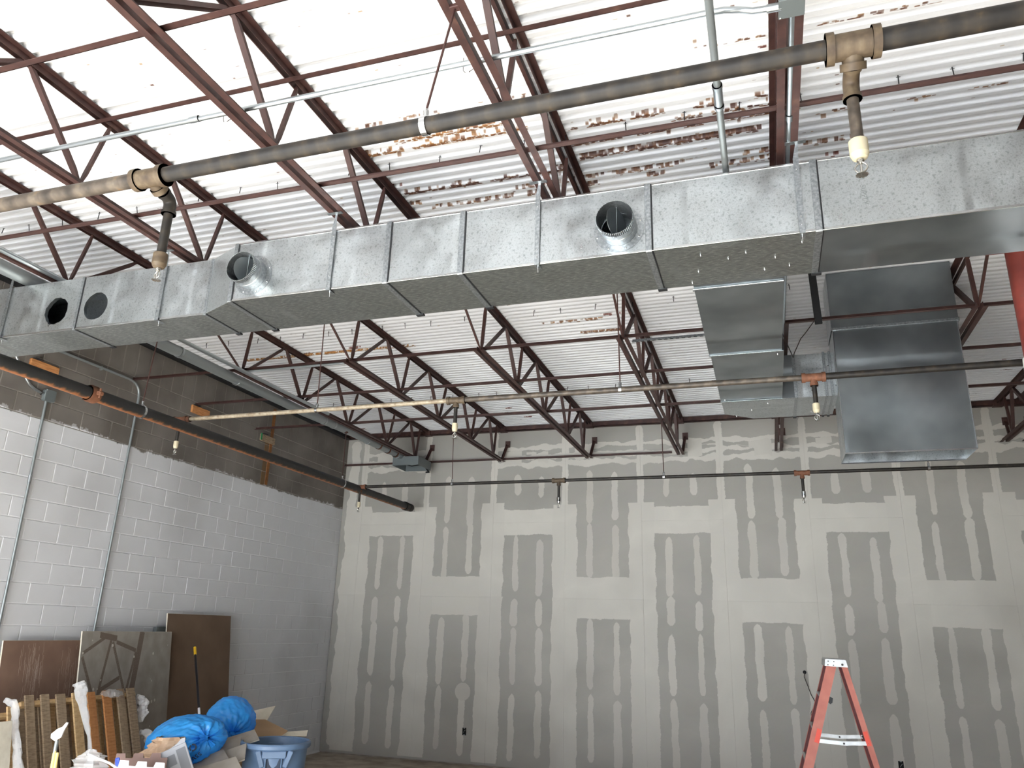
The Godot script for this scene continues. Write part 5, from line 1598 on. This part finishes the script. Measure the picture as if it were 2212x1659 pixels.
	# interlocking foam pieces
	for e in [[Vector3(-4.68, 0.875, -5.3), 0.0, "mauve_foam", "mauve interlocking foam mat piece at the bottom edge"], [Vector3(-4.52, 0.845, -5.16), 0.12, "white_foam", "white interlocking foam mat piece at the bottom edge"]]:
		var poly := PackedVector2Array()
		var n := 6
		for k in n:
			var x0 := -0.19 + 0.38 * k / n
			var up := 0.1 if k % 2 == 0 else 0.065
			poly.append(Vector2(x0 + (0.008 if k % 2 else 0.0), up)); poly.append(Vector2(x0 + 0.38 / n - (0.008 if k % 2 else 0.0), up))
		poly.append(Vector2(0.19, -0.12)); poly.append(Vector2(-0.19, -0.12))
		var b := B.new()
		prism(b, poly, Transform3D(Basis(vx, Vector3.UP, vz) * Basis.from_euler(Vector3(-0.35, 0, e[1] * -0.6)), e[0]), 0.014)
		single("foam_mat", b, M[e[2]], e[3], "foam mat", "foam mat pieces")
	var st := B.new()
	tube(st, [Vector3(-4.93, 0.985, -5.02), Vector3(-4.75, 0.93, -5.06), Vector3(-4.6, 0.85, -5.1)], 0.009, 10)
	single("white_stick", st, M.white_plastic, "white plastic stick lying at the left of the foam pieces", "stick")
	st = B.new()
	box(st, Transform3D(Basis(vx, Vector3.UP, vz) * Basis.from_euler(Vector3(0, 0, 0.2)), Vector3(-4.745, 0.925, -5.13)), Vector3(0.032, 0.07, 0.014), 0.006)
	single("blue_clip", st, M.blue_plastic, "small bright blue plastic clip beside the foam pieces", "clip")
	# wrapped bundle
	o = thing("wrapped_bundle", "bundle wrapped in clear crumpled film in front of the pallets", "bundle")
	var wb := B.new()
	box(wb, at(Vector3(-5.05, 0.42, -5.17), Vector3(0, 0.5, 0)), Vector3(0.13, 0.84, 0.12), 0.02)
	part("contents", wb, M.box_grey, o)
	wb = B.new()
	crumple(wb, [Vector3(-5.05, 0.5, -5.17), Vector3(-5.05, 0.8, -5.17), Vector3(-5.05, 0.92, -5.17), Vector3(-5.06, 0.99, -5.18)], [0.14, 0.15, 0.12, 0.02], 0.5)
	part("wrapping", wb, M.film, o)
	# white headed pole
	o = thing("mop_handle", "pale yellow pole with a white plastic head standing before the pallets", "mop")
	var mp := B.new()
	tube(mp, [Vector3(-4.86, 0.0, -4.66), Vector3(-4.945, 1.05, -4.728)], 0.0125, 12)
	tube(mp, [Vector3(-4.835, 0.0, -4.665), Vector3(-4.925, 1.03, -4.735)], 0.011, 12)
	part("pole", mp, M.yellow_pole, o)
	mp = B.new()
	tube(mp, [Vector3(-4.944, 1.03, -4.727), Vector3(-4.949, 1.11, -4.732)], 0.013, 12)
	part("socket", mp, M.conduit_grey, o)
	mp = B.new()
	prism(mp, PackedVector2Array([Vector2(-0.03, -0.015), Vector2(0.0, -0.035), Vector2(0.035, -0.01), Vector2(0.045, 0.035), Vector2(0.058, 0.065), Vector2(0.064, 0.085), Vector2(0.05, 0.088), Vector2(0.032, 0.06), Vector2(0.0, 0.045), Vector2(-0.034, 0.012)]), Transform3D(Basis(vx, Vector3.UP, vz), Vector3(-4.95, 1.14, -4.715)), 0.03)
	part("head", mp, M.white_plastic, o)
	# black pole with a yellow tip
	o = thing("roller_pole", "black extension pole with a yellow tip leaning on the tall brown sheet", "pole")
	var rp2 := B.new()
	var a := Vector3(-6.65, 1.56, -8.15); var e2 := Vector3(-5.62, 0.02, -7.42)
	tube(rp2, [e2, a], 0.0135, 12)
	part("pole", rp2, M.black_pole, o)
	rp2 = B.new()
	tube(rp2, [a.lerp(e2, 0.0), a.lerp(e2, -0.055)], 0.017, 12)
	part("yellow_tip", rp2, M.yellow_tip, o)
	rp2 = B.new()
	tube(rp2, [a.lerp(e2, 0.36), a.lerp(e2, 0.40)], 0.0145, 12)
	part("label_band", rp2, M.white_foam, o)

func bin() -> void:
	var p := Vector3(-4.266, 0, -6.453)
	var o := thing("bin_dolly", "round wheeled dolly under the blue grey bin", "dolly", p)
	var b := B.new()
	lathe(b, at(Vector3(0, 0.1, 0)), [Vector2(0, 0), Vector2(0.22, 0), Vector2(0.23, 0.01), Vector2(0.23, 0.05), Vector2(0, 0.05)], 28)
	part("base", b, M.seam_black, o)
	for k in 5:
		var a := TAU * k / 5.0
		b = B.new()
		lathe(b, Transform3D(Basis.from_euler(Vector3(PI / 2, a, 0)), Vector3(cos(a) * 0.18, 0.038, sin(a) * 0.18)), [Vector2(0, -0.012), Vector2(0.036, -0.012), Vector2(0.038, -0.008), Vector2(0.038, 0.008), Vector2(0.036, 0.012), Vector2(0, 0.012)], 16)
		tube(b, [Vector3(cos(a) * 0.18, 0.05, sin(a) * 0.18), Vector3(cos(a) * 0.18, 0.1, sin(a) * 0.18)], 0.01, 8)
		part("caster", b, M.frame_dark, o)
	o = thing("rubbish_bin", "large round blue grey plastic bin with a square hand pocket below the rim", "bin", p + Vector3(0, 0.15, 0))
	b = B.new()
	var prof := [Vector2(0, 0), Vector2(0.225, 0), Vector2(0.235, 0.01), Vector2(0.274, 0.735), Vector2(0.276, 0.76), Vector2(0.296, 0.765), Vector2(0.303, 0.775), Vector2(0.303, 0.80), Vector2(0.297, 0.812), Vector2(0.285, 0.815), Vector2(0.277, 0.805), Vector2(0.268, 0.74), Vector2(0.226, 0.02), Vector2(0, 0.015)]
	lathe(b, Transform3D.IDENTITY, prof, 56)
	part("body", b, M.bin_blue, o)
	var dirs := [atan2(4.266 - 0.15, 6.453), atan2(4.266, 6.453) + PI]
	for d in dirs:
		var bs := Basis(Vector3.UP, d)                       # local z outwards
		b = B.new()
		for e in [[Vector3(-0.066, 0.645, 0.27), Vector3(0.014, 0.16, 0.036)], [Vector3(0.066, 0.645, 0.27), Vector3(0.014, 0.16, 0.036)], [Vector3(0, 0.558, 0.268), Vector3(0.146, 0.014, 0.036)], [Vector3(0, 0.735, 0.276), Vector3(0.2, 0.06, 0.03)]]:
			box(b, Transform3D(bs, bs * e[0]), e[1], 0.006)
		for s in [-1.0, 1.0]:
			box(b, Transform3D(bs * Basis(Vector3.FORWARD, s * 0.35), bs * Vector3(s * 0.115, 0.7, 0.262)), Vector3(0.05, 0.14, 0.03), 0.008)
		var hd := part("handle", b, M.bin_blue, o)
		b = B.new()
		box(b, Transform3D(bs, bs * Vector3(0, 0.645, 0.262)), Vector3(0.12, 0.16, 0.012), 0.004)
		part("hand_pocket", b, M.bin_pocket, hd)

func ladder() -> void:
	var o := thing("step_ladder", "red fibreglass step ladder with aluminium cap standing before the drywall, seen from its side", "ladder")
	var zn := -8.46; var zf := -8.98
	var lt := Vector3(0.515, 1.72, 0); var lb := Vector3(0.515 - 0.2895 * 1.72 / 0.92, 0.0, 0)
	var rt := Vector3(0.628, 1.715, 0); var rb := Vector3(0.628 + 0.1965 * 1.715 / 0.876, 0.0, 0)
	for e in [[lt, lb, 0.087, true], [rt, rb, 0.05, false]]:
		for s in [1.0, -1.0]:
			var z: float = zn if s > 0 else zf
			var flare: float = 0.04 * s
			var a: Vector3 = e[0] + Vector3(0, 0, z); var c: Vector3 = e[1] + Vector3(0, 0, z + flare)
			var d := (a - c).normalized()
			var ax := d.cross(Vector3.BACK).normalized()      # across the rail, in the side plane
			var w: float = e[2]
			var b := B.new()
			bar(b, c, a, ax, Vector3.BACK, -w / 2, w / 2, -0.003, 0.003)
			for q in [-1.0, 1.0]:
				bar(b, c, a, ax, Vector3.BACK, q * w / 2 - 0.002 - q * 0.002, q * w / 2 + 0.002 - q * 0.002, -0.03 * s if s > 0 else 0.0, 0.0 if s > 0 else 0.03)
			var rail := part("front_rail" if e[3] else "rear_rail", b, M.ladder_red, o)
			b = B.new()
			box(b, at(c + Vector3(0, 0.02, -0.012 * s)), Vector3(w * 1.1, 0.04, 0.045), 0.006)
			part("rubber_foot", b, M.seam_black, rail)
			b = B.new()
			bar(b, c + d * 0.03, a - d * 0.02, ax, Vector3.BACK, -w / 2 + 0.004, w / 2 - 0.004, -0.006 * s if s > 0 else 0.003, -0.003 * s if s > 0 else 0.006)
			part("inner_web", b, M.ladder_inside, rail)
			if s > 0:
				b = B.new()
				var u := 0.44 if e[3] else 0.5
				var m := a.lerp(c, 1.0 - 0.6)
				bar(b, a.lerp(c, 0.33), a.lerp(c, 0.4), ax, Vector3.BACK, 0.0 if e[3] else -w / 2, w / 2 if e[3] else w * 0.3, 0.003, 0.0042)
				part("warning_sticker", b, M.ladder_sticker, rail)
				if e[3]:
					b = B.new()
					prism(b, PackedVector2Array([Vector2(-0.024, 0.03), Vector2(0.0, 0.034), Vector2(0.028, 0.018), Vector2(0.02, -0.022), Vector2(0.0, -0.036), Vector2(-0.022, -0.016)]), at(Vector3(0.472, 1.405, zn + 0.005)), 0.002)
					part("black_badge", b, M.seam_black, rail)
					b = B.new()
					bx(b, Vector3(0.467, 1.455, zn + 0.003), Vector3(0.474, 1.488, zn + 0.005))
					part("white_mark", b, M.white_plastic, rail)
	for y in [1.44, 1.15, 0.865, 0.58, 0.29]:
		var x := lerpf(lb.x, lt.x, y / 1.72)
		var b := B.new()
		box(b, at(Vector3(x - 0.004, y, (zn + zf) / 2)), Vector3(0.088, 0.022, absf(zn - zf) - 0.008), 0.004)
		for k in 4: box(b, at(Vector3(x - 0.034 + k * 0.02, y + 0.012, (zn + zf) / 2)), Vector3(0.006, 0.003, absf(zn - zf) - 0.02))
		var stp := part("step", b, M.aluminium, o)
		b = B.new()
		bar(b, Vector3(x - 0.035, y - 0.01, zn - 0.006), Vector3(x - 0.03, y - 0.075, zn - 0.006), Vector3.RIGHT, Vector3.BACK, -0.012, 0.012, -0.003, 0.003)
		part("step_brace", b, M.aluminium, stp)
	var b := B.new()
	var cp := PackedVector2Array([Vector2(0.452, 1.712), Vector2(0.66, 1.706), Vector2(0.648, 1.768), Vector2(0.64, 1.774), Vector2(0.47, 1.778), Vector2(0.46, 1.772)])
	prism(b, cp, at(Vector3(0, 0, zn + 0.012)), absf(zn - zf) + 0.024)
	var cap := part("top_cap", b, M.aluminium, o)
	for e in [[0.487, 1.757, 0.006], [0.538, 1.755, 0.006], [0.482, 1.724, 0.006], [0.532, 1.722, 0.006], [0.612, 1.729, 0.011]]:
		b = B.new()
		lathe(b, Transform3D(Basis.from_euler(Vector3(PI / 2, 0, 0)), Vector3(e[0], e[1], zn + 0.0118)), [Vector2(e[2], 0), Vector2(e[2] * 0.8, 0.003), Vector2(0, 0.0035)], 10)
		part("rivet", b, M.frame_dark, cap)
	for e in [[zn + 0.008, 0.0], [zf - 0.008, 0.02]]:
		var z: float = e[0]
		var p0 := Vector3(0.325, 1.043, z); var p1 := Vector3(0.56, 1.032, z); var p2 := Vector3(0.772, 1.048, z)
		b = B.new()
		bar(b, p0, p1 + Vector3(0.03, 0, 0), Vector3.UP, Vector3.BACK, -0.017, 0.017, -0.002, 0.002)
		bar(b, p1 - Vector3(0.03, 0, -0.004), p2 + Vector3(0, 0, 0.004), Vector3.UP, Vector3.BACK, -0.017, 0.017, -0.002, 0.002)
		var sp := part("spreader", b, M.aluminium, o)
		b = B.new()
		for p in [p0, p1, p2]:
			lathe(b, Transform3D(Basis.from_euler(Vector3(PI / 2, 0, 0)), p + Vector3(0, 0, 0.006)), [Vector2(0.009, 0), Vector2(0.007, 0.005), Vector2(0, 0.006)], 10)
		part("rivet", b, M.frame_dark, sp)

# ---------------------------------------------------------------- scene
const OPEN_L := -6.8
const OPEN_R := 0.2
const OPEN_T := 3.8

func _ready() -> void:
	var cam := Camera3D.new()
	cam.name = "camera"
	cam.fov = 53.24
	cam.near = 0.05
	cam.far = 200.0
	add_child(cam)
	cam.transform = Transform3D(Basis(Vector3.UP, deg_to_rad(18.49)) * Basis(Vector3.RIGHT, deg_to_rad(17.77)) * Basis(Vector3.BACK, deg_to_rad(1.72)), Vector3(0, H, 0))
	cam.current = true
	var env := Environment.new()
	var sky := Sky.new()
	var sm := ProceduralSkyMaterial.new()
	sm.sky_top_color = Color(0.72, 0.78, 0.88)
	sm.sky_horizon_color = Color(0.92, 0.94, 0.97)
	sm.ground_bottom_color = Color(0.5, 0.48, 0.45)
	sm.ground_horizon_color = Color(0.7, 0.7, 0.7)
	sm.sky_energy_multiplier = 1.6
	sky.sky_material = sm
	env.background_mode = Environment.BG_SKY
	env.sky = sky
	env.tonemap_mode = Environment.TONE_MAPPER_LINEAR
	env.tonemap_exposure = 3.45
	env.sdfgi_enabled = true
	env.ssao_enabled = true
	env.ssil_enabled = true
	var we := WorldEnvironment.new()
	we.name = "world"
	we.environment = env
	add_child(we)
	var sun := DirectionalLight3D.new()
	sun.name = "sun"
	sun.light_energy = 14.0
	sun.light_color = Color(0.92, 0.96, 1.0)
	sun.light_angular_distance = 0.6
	sun.shadow_enabled = true
	add_child(sun)
	sun.rotation_degrees = Vector3(-22.5, -7, 0)
	materials()
	rng.seed = 1
	shell()
	joists()
	main_duct()
	branch_ducts()
	pipes()
	conduits()
	boards()
	pallets()
	rubbish()
	bin()
	ladder()
